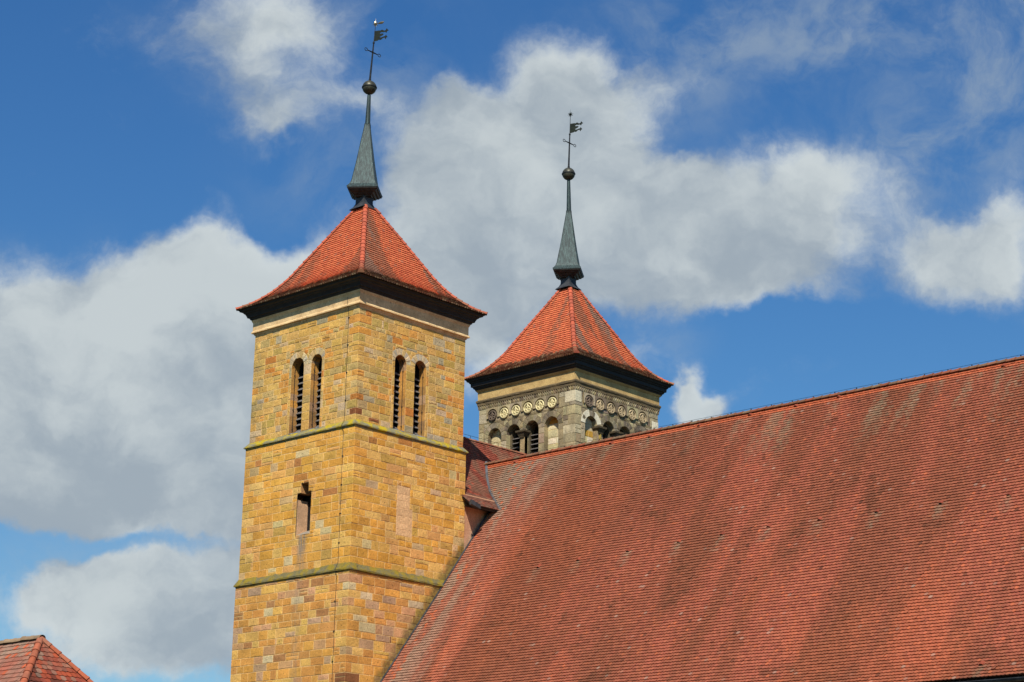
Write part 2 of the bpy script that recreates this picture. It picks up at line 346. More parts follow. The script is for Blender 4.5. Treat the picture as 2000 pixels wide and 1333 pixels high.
# ------------------------------------------------------------------ ashlar walls
class Face:
    wrap = True
    """a vertical wall face: u runs right, z up, n outwards"""
    def __init__(s, side, cx, cy, hx, hy):
        s.side = side
        s.u, s.n, s.c, s.w = {'S': ((1, 0), (0, -1), (cx, cy-hy), hx), 'E': ((0, 1), (1, 0), (cx+hx, cy), hy),
                              'N': ((-1, 0), (0, 1), (cx, cy+hy), hx), 'W': ((0, -1), (-1, 0), (cx-hx, cy), hy)}[side]
    def p(s, u, z, h=0): return (s.c[0]+s.u[0]*u+s.n[0]*h, s.c[1]+s.u[1]*u+s.n[1]*h, z)
def cell(mb, fc, poly, col, mortar, j=.0145, h=.012, r=rnd, hole=.0, rough=.008):
    n = len(poly); cx = sum(p[0] for p in poly)/n; cz = sum(p[1] for p in poly)/n
    # densify long edges, then pull in by the joint
    dense = []
    for i in range(n):
        p, q = poly[i], poly[(i+1) % n]; L = math.dist(p, q); m_ = 2 if L > .16 else 1
        for k in range(m_): t = k/m_; dense.append((p[0]+(q[0]-p[0])*t, p[1]+(q[1]-p[1])*t))
    def inset(d, jit):
        H = []
        for i in range(n):
            a, b, c = hp_line(poly[i], poly[(i+1) % n]); l = math.hypot(a, b)
            if l < 1e-6: continue
            corner = abs(abs(poly[i][0])-fc.w) < 1e-3 and abs(poly[(i+1) % n][0]-poly[i][0]) < 1e-3 and fc.wrap
            H.append((a/l, b/l, c/l-(d if not corner else -.010)))
        out = []
        for x, z in dense:
            for _ in range(2):
                for a, b, c in H:
                    e = a*x+b*z+c
                    if e < 0: x -= a*e; z -= b*e
            out.append((x+r.uniform(-jit, jit), z+r.uniform(-jit, jit)))
        return out
    A = abs(sum(poly[i][0]*poly[(i+1) % n][1]-poly[(i+1) % n][0]*poly[i][1] for i in range(n)))/2
    if A < .0004: return
    q1 = inset(j, rough*.6); q2 = [(x+(cx-x)*.0+0, z) for x, z in q1]
    dd = .009
    q2 = [(x+(cx-x)/max(.02, math.dist((x, z), (cx, cz)))*dd, z+(cz-z)/max(.02, math.dist((x, z), (cx, cz)))*dd) for x, z in q1]
    N = len(dense); hh = h*r.uniform(.3, 1.5)
    v0 = [fc.p(x, z, 0) for x, z in dense]; v1 = [fc.p(x, z, .001) for x, z in q1]
    v2 = [fc.p(x, z, hh+r.uniform(-.003, .003)) for x, z in q2]; v3 = [fc.p(cx, cz, hh+r.uniform(-.004, .010))]
    ring = [(i, (i+1) % N, (i+1) % N+N, i+N) for i in range(N)]
    mb.mesh(v0+v1, ring, mortar)
    vs = v1+v2+v3
    mb.mesh(vs, ring+[(N+i, N+(i+1) % N, 2*N) for i in range(N)], col)
    if hole and r.random() < hole:
        a_ = r.uniform(-.03, .03); b_2 = r.uniform(-.02, .02); s_ = r.uniform(.011, .018)
        mb.poly([fc.p(cx+a_+s_*math.cos(t), cz+b_2+s_*math.sin(t), hh+.0125) for t in [k*math.pi/3 for k in range(6)]], (.02, .015, .01))
def rect_minus(rs, hole):
    out = []
    X0, X1, Z0, Z1 = hole
    for (a, b, c, d) in rs:
        if b <= X0 or a >= X1 or d <= Z0 or c >= Z1: out.append((a, b, c, d)); continue
        if a < X0: out.append((a, X0, c, d))
        if b > X1: out.append((X1, b, c, d))
        a2, b2 = max(a, X0), min(b, X1)
        if c < Z0: out.append((a2, b2, c, Z0))
        if d > Z1: out.append((a2, b2, Z1, d))
    return out
def courses(z0, z1, lo, hi, r):
    zs = [z0]
    while zs[-1] < z1-hi*.9: zs.append(zs[-1]+r.uniform(lo, hi))
    zs.append(z1)
    if len(zs) > 2 and zs[-1]-zs[-2] < lo*.5: zs.pop(-2)
    return zs
QUOIN = {}
def ashlar(mb, fc, zs, holes, pick, mortar, wlo=.28, whi=.62, r=rnd, hole=.75, quoin=None):
    W = fc.w
    for i, (a, b) in enumerate(zip(zs, zs[1:])):
        us = [-W]
        q = (.68 if (i+(fc.side in 'EW')) % 2 else .36) if quoin else 0
        first = True
        while us[-1] < W-whi*1.0:
            us.append(us[-1]+(q*r.uniform(.9, 1.2) if (first and q) else r.uniform(wlo, whi)*(1.0 if b-a > .24 else .85))); first = False
        us.append(W)
        if quoin:
            ql = .36 if (i+(fc.side in 'EW')) % 2 else .68
            while len(us) > 2 and us[-2] > W-ql-.14: us.pop(-2)
            us.insert(-1, W-ql*r.uniform(.9, 1.1))
        if us[-1]-us[-2] < .12 and len(us) > 2: us.pop(-2)
        for u0, u1 in zip(us, us[1:]):
            rs = [(u0, u1, a, b)]
            if r.random() < .07 and b-a > .26 and u1-u0 > .3:      # now and then two thin stones in one course
                zz = a+(b-a)*r.uniform(.4, .6); rs = [(u0, u1, a, zz), (u0, u1, zz, b)]
            if r.random() < .05 and u1-u0 > .4: uu = u0+.1; rs = rect_minus(rs, (u0, uu, a, b))+[(u0, uu, a, b)]
            for H in holes: rs = rect_minus(rs, H)
            for (x0, x1, c, d) in rs:
                if x1-x0 < .012 or d-c < .012: continue
                col = pick((x0+x1)/2, (c+d)/2, r)
                if abs(x0+W) < 1e-3 or abs(x1-W) < 1e-3:           # a corner stone shows on both faces
                    key = (mb.uid, 'SENW'.index(fc.side) if abs(x0+W) < 1e-3 else ('SENW'.index(fc.side)+1) % 4, i)
                    col = QUOIN.setdefault(key, col)
                cell(mb, fc, [(x0, c), (x1, c), (x1, d), (x0, d)], col, mortar, r=r, hole=hole if (d-c > .15 and x1-x0 > .18) else 0)
def arcade(mb, fc, arches, sill, spring, ring, jamb, pick, vpick, mortar, top_extra=0.0, r=rnd, nv=9, jz=None):
    """stones round a row of arched openings. arches: list of (centre, radius). returns the reserved rectangle"""
    lo = arches[0][0]-arches[0][1]-jamb; hi = arches[-1][0]+arches[-1][1]+jamb
    rm = max(a[1] for a in arches); Z1 = spring+rm+ring+top_extra
    zs = jz or courses(sill, spring, .26, .42, r)
    xs = [(lo, arches[0][0]-arches[0][1])]
    for (c0, r0), (c1, r1) in zip(arches, arches[1:]): xs.append((c0+r0, c1-r1))
    xs.append((arches[-1][0]+arches[-1][1], hi))
    for x0, x1 in xs:
        for a, b in zip(zs, zs[1:]): cell(mb, fc, [(x0, a), (x1, a), (x1, b), (x0, b)], pick((x0+x1)/2, (a+b)/2, r), mortar, r=r, hole=.5)
    for i, (c, rr) in enumerate(arches):
        bx0 = lo if i == 0 else (arches[i-1][0]+arches[i-1][1]+c-rr)/2
        bx1 = hi if i == len(arches)-1 else (c+rr+arches[i+1][0]-arches[i+1][1])/2
        H = [(1, 0, -bx0), (-1, 0, bx1), (0, -1, Z1)]
        def ray(t):
            dx, dz = math.cos(t), math.sin(t); k = 1e9
            if dx > 1e-6: k = min(k, (bx1-c)/dx)
            if dx < -1e-6: k = min(k, (bx0-c)/dx)
            if dz > 1e-6: k = min(k, (Z1-spring)/dz)
            return k
        ts = [math.pi*k/nv for k in range(nv+1)]
        for a, b in zip(ts, ts[1:]):
            f_ = lambda t, R_: (c+R_*math.cos(t), spring+R_*math.sin(t))
            P_ = clip([f_(a, rr), f_(a, rr+ring), f_(b, rr+ring), f_(b, rr)], H)
            if len(P_) >= 3: cell(mb, fc, P_, vpick((c), spring+rr, r), mortar, j=.008, r=r, rough=.004)
            ka, kb = ray(a), ray(b)
            pts = [f_(a, min(ka, rr+ring)), f_(a, ka)]
            pa, pb = f_(a, ka), f_(b, kb)
            if abs(pa[0]-pb[0]) > 1e-4 and abs(pa[1]-pb[1]) > 1e-4:
                pts.append((pa[0] if abs(pa[0]-bx1) < 1e-4 or abs(pa[0]-bx0) < 1e-4 else pb[0], Z1))
            pts += [pb, f_(b, min(kb, rr+ring))]
            q = clip(pts, H)
            if len(q) >= 3: 
                A = abs(sum(q[i_][0]*q[(i_+1) % len(q)][1]-q[(i_+1) % len(q)][0]*q[i_][1] for i_ in range(len(q))))/2
                if A > .002: cell(mb, fc, q, pick(c, Z1, r), mortar, r=r)
    return (lo, hi, sill, Z1)
def arch_outline(c, rr, sill, spring, nv=9, zs=None):
    """right jamb up, round, left jamb down"""
    zs = zs or [sill, spring]
    pts = [(c+rr, z) for z in zs[:-1]]
    pts += [(c+rr*math.cos(math.pi*k/nv), spring+rr*math.sin(math.pi*k/nv)) for k in range(nv+1)]
    pts += [(c-rr, z) for z in reversed(zs[:-1])]
    return pts
def reveal(mb, fc, out, depth, pick, r=rnd, shrink=0.0, cc=None):
    """the sides of an opening, from the face inwards"""
    n = len(out)
    for i in range(n-1):
        p, q = out[i], out[i+1]
        mb.poly([fc.p(*p, .001), fc.p(*p, -depth), fc.p(*q, -depth), fc.p(*q, .001)], pick(p[0], (p[1]+q[1])/2, r))
def sweep(mb, cx, cy, hx, hy, prof, cols=None, seg=14, jit=.0, r=rnd, sides='SENW'):
    """a moulding round a tower. prof: (offset, z) going down; mitred at the corners"""
    names = 'SENW'
    cornr = lambda o: [(cx-hx-o, cy-hy-o), (cx+hx+o, cy-hy-o), (cx+hx+o, cy+hy+o), (cx-hx-o, cy+hy+o)]
    for si, nm in enumerate(names):
        if nm not in sides: continue
        rows = []
        for k, (o, z) in enumerate(prof):
            A = cornr(o); p, q = A[si], A[(si+1) % 4]; rows.append([])
            nx, ny = {'S': (0, -1), 'E': (1, 0), 'N': (0, 1), 'W': (-1, 0)}[nm]
            for i in range(seg+1):
                t = i/seg; e = 0 if i in (0, seg) or k in (0, len(prof)-1) else r.uniform(-jit, jit)
                rows[-1].append((p[0]+(q[0]-p[0])*t+nx*e, p[1]+(q[1]-p[1])*t+ny*e, z+(e*.8)))
        for k in range(len(prof)-1):
            for i in range(seg):
                mb.poly([rows[k][i], rows[k+1][i], rows[k+1][i+1], rows[k][i+1]], cols[k] if cols else (1, 1, 1))

# ================================================================== GROUND
g = MB(); g.poly([(-3000, -3000, 0), (3000, -3000, 0), (3000, 3000, 0), (-3000, 3000, 0)])
g.build('ground', M['ground'], kind='structure')
# ------------------------------------------------------------------ colours of stones and tiles
STK = 1.0
PAL3 = [(s2l(216, 170, 84), 12), (s2l(208, 160, 76), 10), (s2l(214, 150, 64), 5), (s2l(196, 164, 96), 5), (s2l(204, 170, 116), 2.2), (s2l(204, 130, 54), 1.3), (s2l(176, 158, 112), 1.4), (s2l(190, 156, 76), 6), (s2l(140, 84, 44), .2)]
PAL2 = [(s2l(224, 164, 68), 13), (s2l(216, 154, 60), 10), (s2l(216, 158, 82), 7), (s2l(224, 176, 88), 6), (s2l(204, 158, 72), 5), (s2l(200, 164, 106), 1.1), (s2l(208, 182, 116), .8), (s2l(186, 124, 60), 1.1), (s2l(120, 70, 42), .06)]
PAL1 = [(s2l(216, 154, 68), 10), (s2l(204, 142, 66), 8), (s2l(202, 150, 94), 5), (s2l(218, 170, 82), 6), (s2l(210, 184, 126), 1.3), (s2l(176, 124, 68), 2.2), (s2l(190, 150, 100), 2.2), (s2l(140, 92, 52), .6)]
PALG = [(s2l(172, 156, 120), 8), (s2l(158, 142, 110), 6), (s2l(184, 170, 132), 6), (s2l(130, 114, 92), 3), (s2l(196, 182, 142), 3), (s2l(164, 142, 114), 1.2)]
PALV = [(s2l(206, 180, 124), 3), (s2l(206, 168, 100), 3), (s2l(186, 170, 128), 2)]
PALVG = [(s2l(140, 128, 102), 3), (s2l(158, 144, 112), 2), (s2l(118, 106, 86), 2)]
PALC = [(s2l(224, 208, 154), 5), (s2l(214, 196, 138), 3)]
def shade(r, lo, hi, c): g_ = r.uniform(lo, hi); return tuple(q*g_ for q in c)
def pick_from(pal, k=1.0):
    tot = sum(w_ for _, w_ in pal)
    def fn(u, z, r):
        t = r.uniform(0, tot)
        for c, w_ in pal:
            t -= w_
            if t <= 0: break
        g_ = r.uniform(.88, 1.10)*k; return (c[0]*g_*r.uniform(.96, 1.04), c[1]*g_*1.01, c[2]*g_*r.uniform(1.08, 1.38))
    return fn
MORT = s2l(228, 188, 124, .92); MORTG = s2l(140, 126, 100)
def tile_col_tower(cx, cy, face, vlen, seed):
    def fn(u, v, r):
        base = s2l(246, 136, 86); red = s2l(230, 116, 76); brown = s2l(180, 114, 82); grey = s2l(168, 134, 112)
        c = lerp3(base, red, r.random())
        edge = fbm(u*1.05+seed*9.3, v*.10+seed, seed, 3)
        if face == 'E': k_ = sm(edge+.05*(r.random()-.5)+(.10 if u < -.2 else -.03), .47, .51)
        elif face == 'S': k_ = sm(edge+.08*(r.random()-.5)+.16*sm(u, .3, 3)*sm(v, 4, .8)-.05, .50, .56)*.8
        else: k_ = sm(edge, .48, .55)
        c = lerp3(c, brown, k_*(.65+.35*r.random()))
        n2 = fbm(u*2.3+31, v*.18+seed*3, seed+5, 3); c = lerp3(c, grey, sm(n2, .58, .62)*(.7 if face == 'E' else .25)*k_)
        if r.random() < .03: c = lerp3(c, grey, .5)
        if v < .95+.14*r.random():                # lichen and grime on the shallow slow-drying eaves rows
            t_ = r.random(); m_ = s2l(96, 66, 44) if t_ < .45 else s2l(128, 98, 68) if t_ < .8 else s2l(168, 144, 108)
            c = lerp3(c, m_, .85)
        g_ = r.uniform(.88, 1.08); return tuple(max(.004, q*g_) for q in c)
    return fn
# ================================================================== TOWERS
def profile_point(prof, v):
    acc = 0
    for (h0, z0), (h1, z1) in zip(prof, prof[1:]):
        L = math.hypot(h1-h0, z1-z0)
        if v <= acc+L or (h1, z1) == prof[-1]:
            t = (v-acc)/L; return h0+(h1-h0)*t, z0+(z1-z0)*t, (h1-h0)/L, (z1-z0)/L
        acc += L
def smooth_profile(prof, n=3):
    for _ in range(n):
        q = [prof[0]]
        for a, b in zip(prof, prof[1:]):
            q += [tuple(a[i]*.75+b[i]*.25 for i in (0, 1)), tuple(a[i]*.25+b[i]*.75 for i in (0, 1))]
        q.append(prof[-1]); prof = q
    return prof
def tower_roof(parent, org, cx, cy, prof, k, seed):
    """four tiled faces with a bell-cast foot, hips covered with half-round tiles"""
    prof = smooth_profile(prof, 2)
    vlen = sum(math.dist(a, b) for a, b in zip(prof, prof[1:]))
    mb = MB(org)
    dirs = {'S': ((1, 0), (0, -1)), 'E': ((0, 1), (1, 0)), 'N': ((-1, 0), (0, 1)), 'W': ((0, -1), (-1, 0))}
    for face, (ud, nd) in dirs.items():
        kn = k if face in 'SN' else 1.0; ku = 1.0 if face in 'SN' else k
        def surf(u, v, h, ud=ud, nd=nd, kn=kn):
            hh, z, dh, dz = profile_point(prof, max(0, min(v, vlen-1e-4)))
            ex_ = v-max(0, min(v, vlen-1e-4)); hh += dh*ex_; z += dz*ex_
            ln = math.hypot(dz, dh*kn); on, oz = dz/ln, -dh*kn/ln
            d = hh*kn+h*on
            return (cx+ud[0]*u+nd[0]*d, cy+ud[1]*u+nd[1]*d, z+h*oz)
        def half(v): return profile_point(prof, max(0, min(v, vlen-1e-4)))[0]*ku
        def hps(v):
            a, b = max(0, v-.01), v+.16
            wa, wb = half(a), half(b)
            return [hp_line((wa, a), (wb, b)), hp_line((-wb, b), (-wa, a)), (0, -1, vlen)]
        rr = random.Random(seed*10+ord(face))
        tiles(mb, surf, lambda v: -half(v), half, vlen-.05, hps, tile_col_tower(cx, cy, face, vlen, seed), r=rr, ex=.163, th=.046)
        # boarding under the tiles
        for (h0, z0), (h1, z1) in zip(prof, prof[1:]):
            P_ = lambda u, h, z: (cx+ud[0]*u+nd[0]*(h*kn-.02), cy+ud[1]*u+nd[1]*(h*kn-.02), z-.02)
            mb.poly([P_(-h0*ku, h0, z0), P_(h0*ku, h0, z0), P_(h1*ku, h1, z1), P_(-h1*ku, h1, z1)], (.05, .03, .02))
    roof = mb.build('roof', M['tile'], parent)
    for sx, sy in ((1, -1), (-1, -1), (1, 1), (-1, 1)):
        hb = MB(org)
        pts = [(cx+sx*h, cy+sy*h*k, z+.03) for h, z in prof]
        # resample evenly
        def hc(a, r):
            e = sm(a.z, 29.7, 29.0); c = lerp3(s2l(222, 110, 76), s2l(178, 96, 74), r.random()*.7)
            c = lerp3(c, s2l(150, 118, 84), e*.8*r.random()); g_ = r.uniform(.85, 1.1); return tuple(q*g_ for q in c)
        even = [Vector(pts[0])]; 
        tot = sum((Vector(b)-Vector(a)).length for a, b in zip(pts, pts[1:])); n = round(tot/.33)
        for i in range(1, n+1):
            d = tot*i/n; acc = 0
            for a, b in zip(pts, pts[1:]):
                L = (Vector(b)-Vector(a)).length
                if acc+L >= d-1e-6: even.append(Vector(a).lerp(Vector(b), (d-acc)/L)); break
                acc += L
        ridge_tiles(hb, even, r0=.122, L=1.0, colour=hc, r=random.Random(seed*7+sx*2+sy))
        hb.build('hip_tiles', M['tile'], roof)
    # foot of the roof: mossy tile edge, seen from below
    return roof
def spire(parent, org, cx, cy, z0, az, lean, star_tail, flag_az, bar_az, rise=0.0, shaft_top=39.55, ball_z=39.95, top=43.3):
    a = math.radians(az); e1 = Vector((math.cos(a), math.sin(a), 0)); e2 = Vector((-e1.y, e1.x, 0)); c0 = Vector((cx, cy, 0))
    ln = lambda z: c0+Vector((.736, .677, 0))*lean(z)+Vector((0, 0, z))
    def sqring(h, z, rot=0):
        f1, f2 = (e1, e2) if not rot else (Vector((1, 0, 0)), Vector((0, 1, 0)))
        return [ln(z)+h*(s_*f1+t_*f2) for s_, t_ in ((-1, -1), (1, -1), (1, 1), (-1, 1))]
    def loft(mb, rings, cap=True):
        vs = [p for r_ in rings for p in r_]; n = 4
        fs = [(i*n+k, i*n+(k+1) % n, (i+1)*n+(k+1) % n, (i+1)*n+k) for i in range(len(rings)-1) for k in range(n)]
        if cap: fs += [(3, 2, 1, 0), tuple((len(rings)-1)*n+k for k in range(n))]
        mb.mesh(vs, fs)
    sp = MB(org)                                     # concave copper pyramid
    ys = [(0, .735), (.05, .735), (.10, .69), (.22, .61), (.40, .545), (.75, .49), (1.3, .40), (1.9, .315), (2.5, .235), (3.0, .165), (3.3, .125), (3.45, .115)]
    loft(sp, [sqring(h, z0+dz) for dz, h in ys])
    for si in range(4):                              # standing seams on the arrises
        pts = [sqring(h+.004, z0+dz)[si] for dz, h in ys[1:]]; sp.tube(pts, .013, 5)
    # one folded seam up the middle of each side
    for si in range(4):
        pts = []
        for dz, h in ys[1:]:
            q = sqring(h+.002, z0+dz); pts.append((q[si]+q[(si+1) % 4])/2)
        sp.tube(pts, .009, 4)
    s_obj = sp.build('spire', M['copper'], parent)
    mo = MB(org)                                     # stepped dark soffit under the pyramid
    loft(mo, [sqring(h, z0+dz) for dz, h in [(-.002, .725), (-.07, .70), (-.075, .655), (-.16, .60), (-.165, .53), (-.26, .47), (-.27, .40), (-.34, .36)]])
    mo.build('spire_moulding', M['copper_dark'], s_obj)
    nk = MB(org)
    loft(nk, [sqring(.30, z0-.30, 1), sqring(.285, z0-.45, 1), sqring(.29, z0-.62, 1), sqring(.36, z0-.78, 1), sqring(.50, z0-.93, 1)], cap=False)
    nk.build('lead_collar', M['lead_dark'], s_obj)
    sh = MB(org)
    zt = z0+3.42
    sh.tube([ln(zt), ln(zt+.06), ln(zt+.07), ln(shaft_top)], [.142, .142, .125, .085], 14); sh.build('shaft', M['copper'], s_obj, smooth=False)
    # ball of two shells with a rim
    bl = MB(org); n = 22; R0 = .345; rings = []
    for i in range(13):
        t = math.pi*i/12; rings.append((max(.01, R0*math.sin(t)), -R0*math.cos(t)))
    vs = []; 
    for rr, dz in rings: vs += [ln(ball_z)+Vector((rr*math.cos(q), rr*math.sin(q), dz)) for q in [2*math.pi*k/n for k in range(n)]]
    bl.mesh(vs, [(i*n+k, i*n+(k+1) % n, (i+1)*n+(k+1) % n, (i+1)*n+k) for i in range(12) for k in range(n)])
    bo = bl.build('ball', M['ball'], s_obj, smooth=True)
    rb = MB(org); rb.tube([ln(ball_z-.022), ln(ball_z+.022)], R0+.022, 24); rb.build('ball_rim', M['iron'], s_obj)
    # rod
    zb = ball_z+R0-.03; zf = 42.30+rise
    rd = MB(org); rd.tube([ln(zb-.1), ln(zb+.12), ln(zb+.14), ln(zf)], [.075, .06, .05, .032], 8)
    rd.tube([ln(zf-.03), ln(zf+.05)], .05, 8); rd.tube([ln(zf), ln(top)], [.018, .014], 6)
    rod = rd.build('rod', M['iron'], parent)
    b = math.radians(bar_az); bd = Vector((math.cos(b), math.sin(b), 0)); zc = 41.80+rise*.8
    cb = MB(org); cb.tube([ln(zc)-bd*.36, ln(zc)-bd*.05, ln(zc)+bd*.05, ln(zc)+bd*.36], [.020, .036, .036, .020], 6)
    for sg in (-1, 1):                               # an open ring at each end
        cc_ = ln(zc)+bd*sg*.45
        cb.tube([cc_+bd*.095*math.cos(t)+Vector((0, 0, .072*math.sin(t))) for t in [2*math.pi*k/12 for k in range(13)]], .017, 5, cap=False)
    cb.build('cross_bar', M['iron'], rod)
    # banner-shaped vane with two fleurs and a tongue
    f_ = math.radians(flag_az); fd = Vector((math.cos(f_), math.sin(f_), 0))
    O = [(500,860),(545,850),(575,845),(600,830),(620,835),(650,800),(690,805),(725,798),(780,745),(825,722),(842,722),(850,745),(858,750),(868,770),(882,768),(888,745),(890,715),(915,712),(935,692),(925,668),(903,662),(896,630),(882,618),(872,632),(868,655),(845,672),(800,688),(745,715),(705,722),(688,708),(688,690),(712,692),(740,668),(775,650),(792,625),(812,608),(790,595),(760,584),(722,600),(695,598),(688,582),(712,560),(745,548),(800,550),(848,532),(862,540),(880,560),(896,556),(908,535),(916,502),(945,492),(966,474),(948,458),(926,452),(918,428),(902,416),(886,432),(872,468),(850,488),(812,492),(775,470),(745,466),(710,488),(692,500),(664,494),(600,505),(505,525)]
    q = []
    for x, y in O:
        uu = (x-500)/16.66/39.0; skew = (x-500)*(-.10); q.append((uu, (865-(y+0)+skew)/16.66/37.0))
    vb = MB(org); base = ln(zf+.07); n = len(q)
    nn = Vector((-fd.y, fd.x, 0))*.006
    A_ = [base+fd*x+Vector((0, 0, z))+nn for x, z in q]; B_ = [p-2*nn for p in A_]
    from mathutils.geometry import tessellate_polygon
    tr = tessellate_polygon([[Vector((x, z, 0)) for x, z in q]])
    vb.mesh(A_+B_, [tuple(t) for t in tr]+[(t[2]+n, t[1]+n, t[0]+n) for t in tr]+[(i, (i+1) % n, (i+1) % n+n, i+n) for i in range(n)])
    vb.build('vane_flag', M['vane'], rod)
    st = MB(org); c_s = ln(top)
    st.tube([c_s-Vector((0, 0, .05)), c_s+Vector((0, 0, .05))], .05, 8)
    for d in [Vector((math.cos(t)*fd.x, math.cos(t)*fd.y, math.sin(t))) for t in [2*math.pi*k/8+.2 for k in range(8)]]+[Vector((-fd.y, fd.x, 0)), Vector((fd.y, -fd.x, 0))]:
        st.tube([c_s, c_s+d*.165], [.036, .004], 4)
    st.tube([c_s, c_s+Vector((0, 0, .30))], [.012, .003], 4)
    if star_tail:
        st.tube([c_s+fd*.10+Vector((0, 0, .02)), c_s+fd*.22+Vector((0, 0, .045)), c_s+fd*.32+Vector((0, 0, .06)), c_s+fd*.42+Vector((0, 0, .10))], [.015, .05, .06, .01], 6)
    st.build('star', M['gold'] if star_tail else M['vane'], rod)
    return s_obj
def louvres(fc, parent, org, c, rr, z0, z1, depth, pitch=.28, name='louvre', arch=True, tilt=.16, sl=.15):
    """slats set back in an opening with the dark belfry behind"""
    z = z0+.14
    while z < z1:
        zz = z; half = rr
        if arch and zz > z1-rr+.02: half = math.sqrt(max(.01, rr*rr-(zz-(z1-rr))**2))
        mb = MB(org); a, b = -depth+.05, -depth-sl
        for s_ in (0,):
            P_ = [fc.p(c-half+.012, zz-tilt*.5, a), fc.p(c+half-.012, zz-tilt*.5, a), fc.p(c+half-.012, zz+tilt*.5, b), fc.p(c-half+.012, zz+tilt*.5, b)]
            Q_ = [(p[0], p[1], p[2]-.030) for p in P_]
            mb.mesh(P_+Q_, [(0, 1, 2, 3), (7, 6, 5, 4), (0, 4, 5, 1), (1, 5, 6, 2), (2, 6, 7, 3), (3, 7, 4, 0)])
        mb.build(name, M['louvre'], parent)
        z += pitch
# ---- near tower -----------------------------------------------------------------------------------------------
K = .948; O1 = (0, 0, 0)
T1 = thing('church_tower', 'near yellow sandstone church tower with paired round-arched belfry windows and pointed red tiled roof', 'tower', O1)
H3, H2, H1 = 3.50, 3.605, 3.685
r1 = random.Random(11)
wb = MB(O1)
S3 = {}
A_S = dict(arches=[(-.40, .42), (.83, .36)], sill=22.34, spring=25.38)
A_S['arches'] = [(-.42, .41), (.84, .35)]
A_E = dict(arches=[(-.74, .35), (.50, .36)], sill=22.34, spring=25.42)
zs3 = courses(22.30, 27.36, .18, .38, r1)
for side in 'SENW':
    fc = Face(side, 0, 0, H3, H3*K); holes = []
    if side in 'SE':
        a = A_S if side == 'S' else A_E
        zs_j = courses(a['sill'], a['spring'], .3, .46, r1); a['zs'] = zs_j
        holes.append(arcade(wb, fc, a['arches'], a['sill'], a['spring'], .30, .16, pick_from(PAL3), pick_from(PALV), MORT, r=r1, nv=9, jz=zs_j))
    ashlar(wb, fc, zs3, holes, pick_from(PAL3), MORT, .32, .80, r=r1, quoin=True)
w3 = wb.build('belfry_wall', M['stone'], T1)
wb = MB(O1); zs2 = courses(16.0, 22.0, .25, .43, r1)
SL = (.08, 1.0, 17.66, 19.52); NT_ = (.30, .80, 19.52, 19.93)
PATCH = (-.82, .12, 17.68, 19.87)
for side in 'SENW':
    fc = Face(side, 0, 0, H2, H2*K)
    ashlar(wb, fc, zs2, [SL, NT_] if side == 'S' else [(-.80, -.02, 18.9, 19.86), (-.80, .16, 17.68, 18.9)] if side == 'E' else [], pick_from(PAL2), MORT, .40, .95, r=r1, quoin=True)
w2 = wb.build('middle_wall', M['stone'], T1)
wb = MB(O1); zs1 = courses(0, 15.78, .24, .42, r1)
for side in 'SENW':
    fc = Face(side, 0, 0, H1, H1*K)
    ashlar(wb, fc, zs1, [], pick_from(PAL1), MORT, .38, .95, r=r1, quoin=True)
w1 = wb.build('lower_wall', M['stone'], T1)
# mortared-up doorway on the right face
pb = MB(O1); fc = Face('E', 0, 0, H2, H2*K); pm = s2l(232, 186, 132)
for u0, u1, za, zb_ in [(-.80, -.16, 19.5, 19.86), (-.80, -.45, 19.2, 19.5), (-.45, -.02, 19.2, 19.5), (-.16, -.02, 19.5, 19.86), (-.80, -.3, 18.9, 19.2), (-.3, -.02, 18.9, 19.2), (-.80, -.35, 18.55, 18.9), (-.35, .16, 18.55, 18.9), (-.80, .16, 18.2, 18.55), (-.80, -.1, 17.95, 18.2), (-.1, .16, 17.95, 18.2), (-.80, .16, 17.68, 17.95)]:
    g_ = r1.uniform(.84, .97); cell(pb, fc, [(u0, za), (u1, za), (u1, zb_), (u0, zb_)], tuple(q*g_ for q in pm), tuple(q*.93 for q in pm), j=.006, h=.006, r=r1, rough=.004)
pb.build('blocked_doorway', M['plain_stone'], T1)
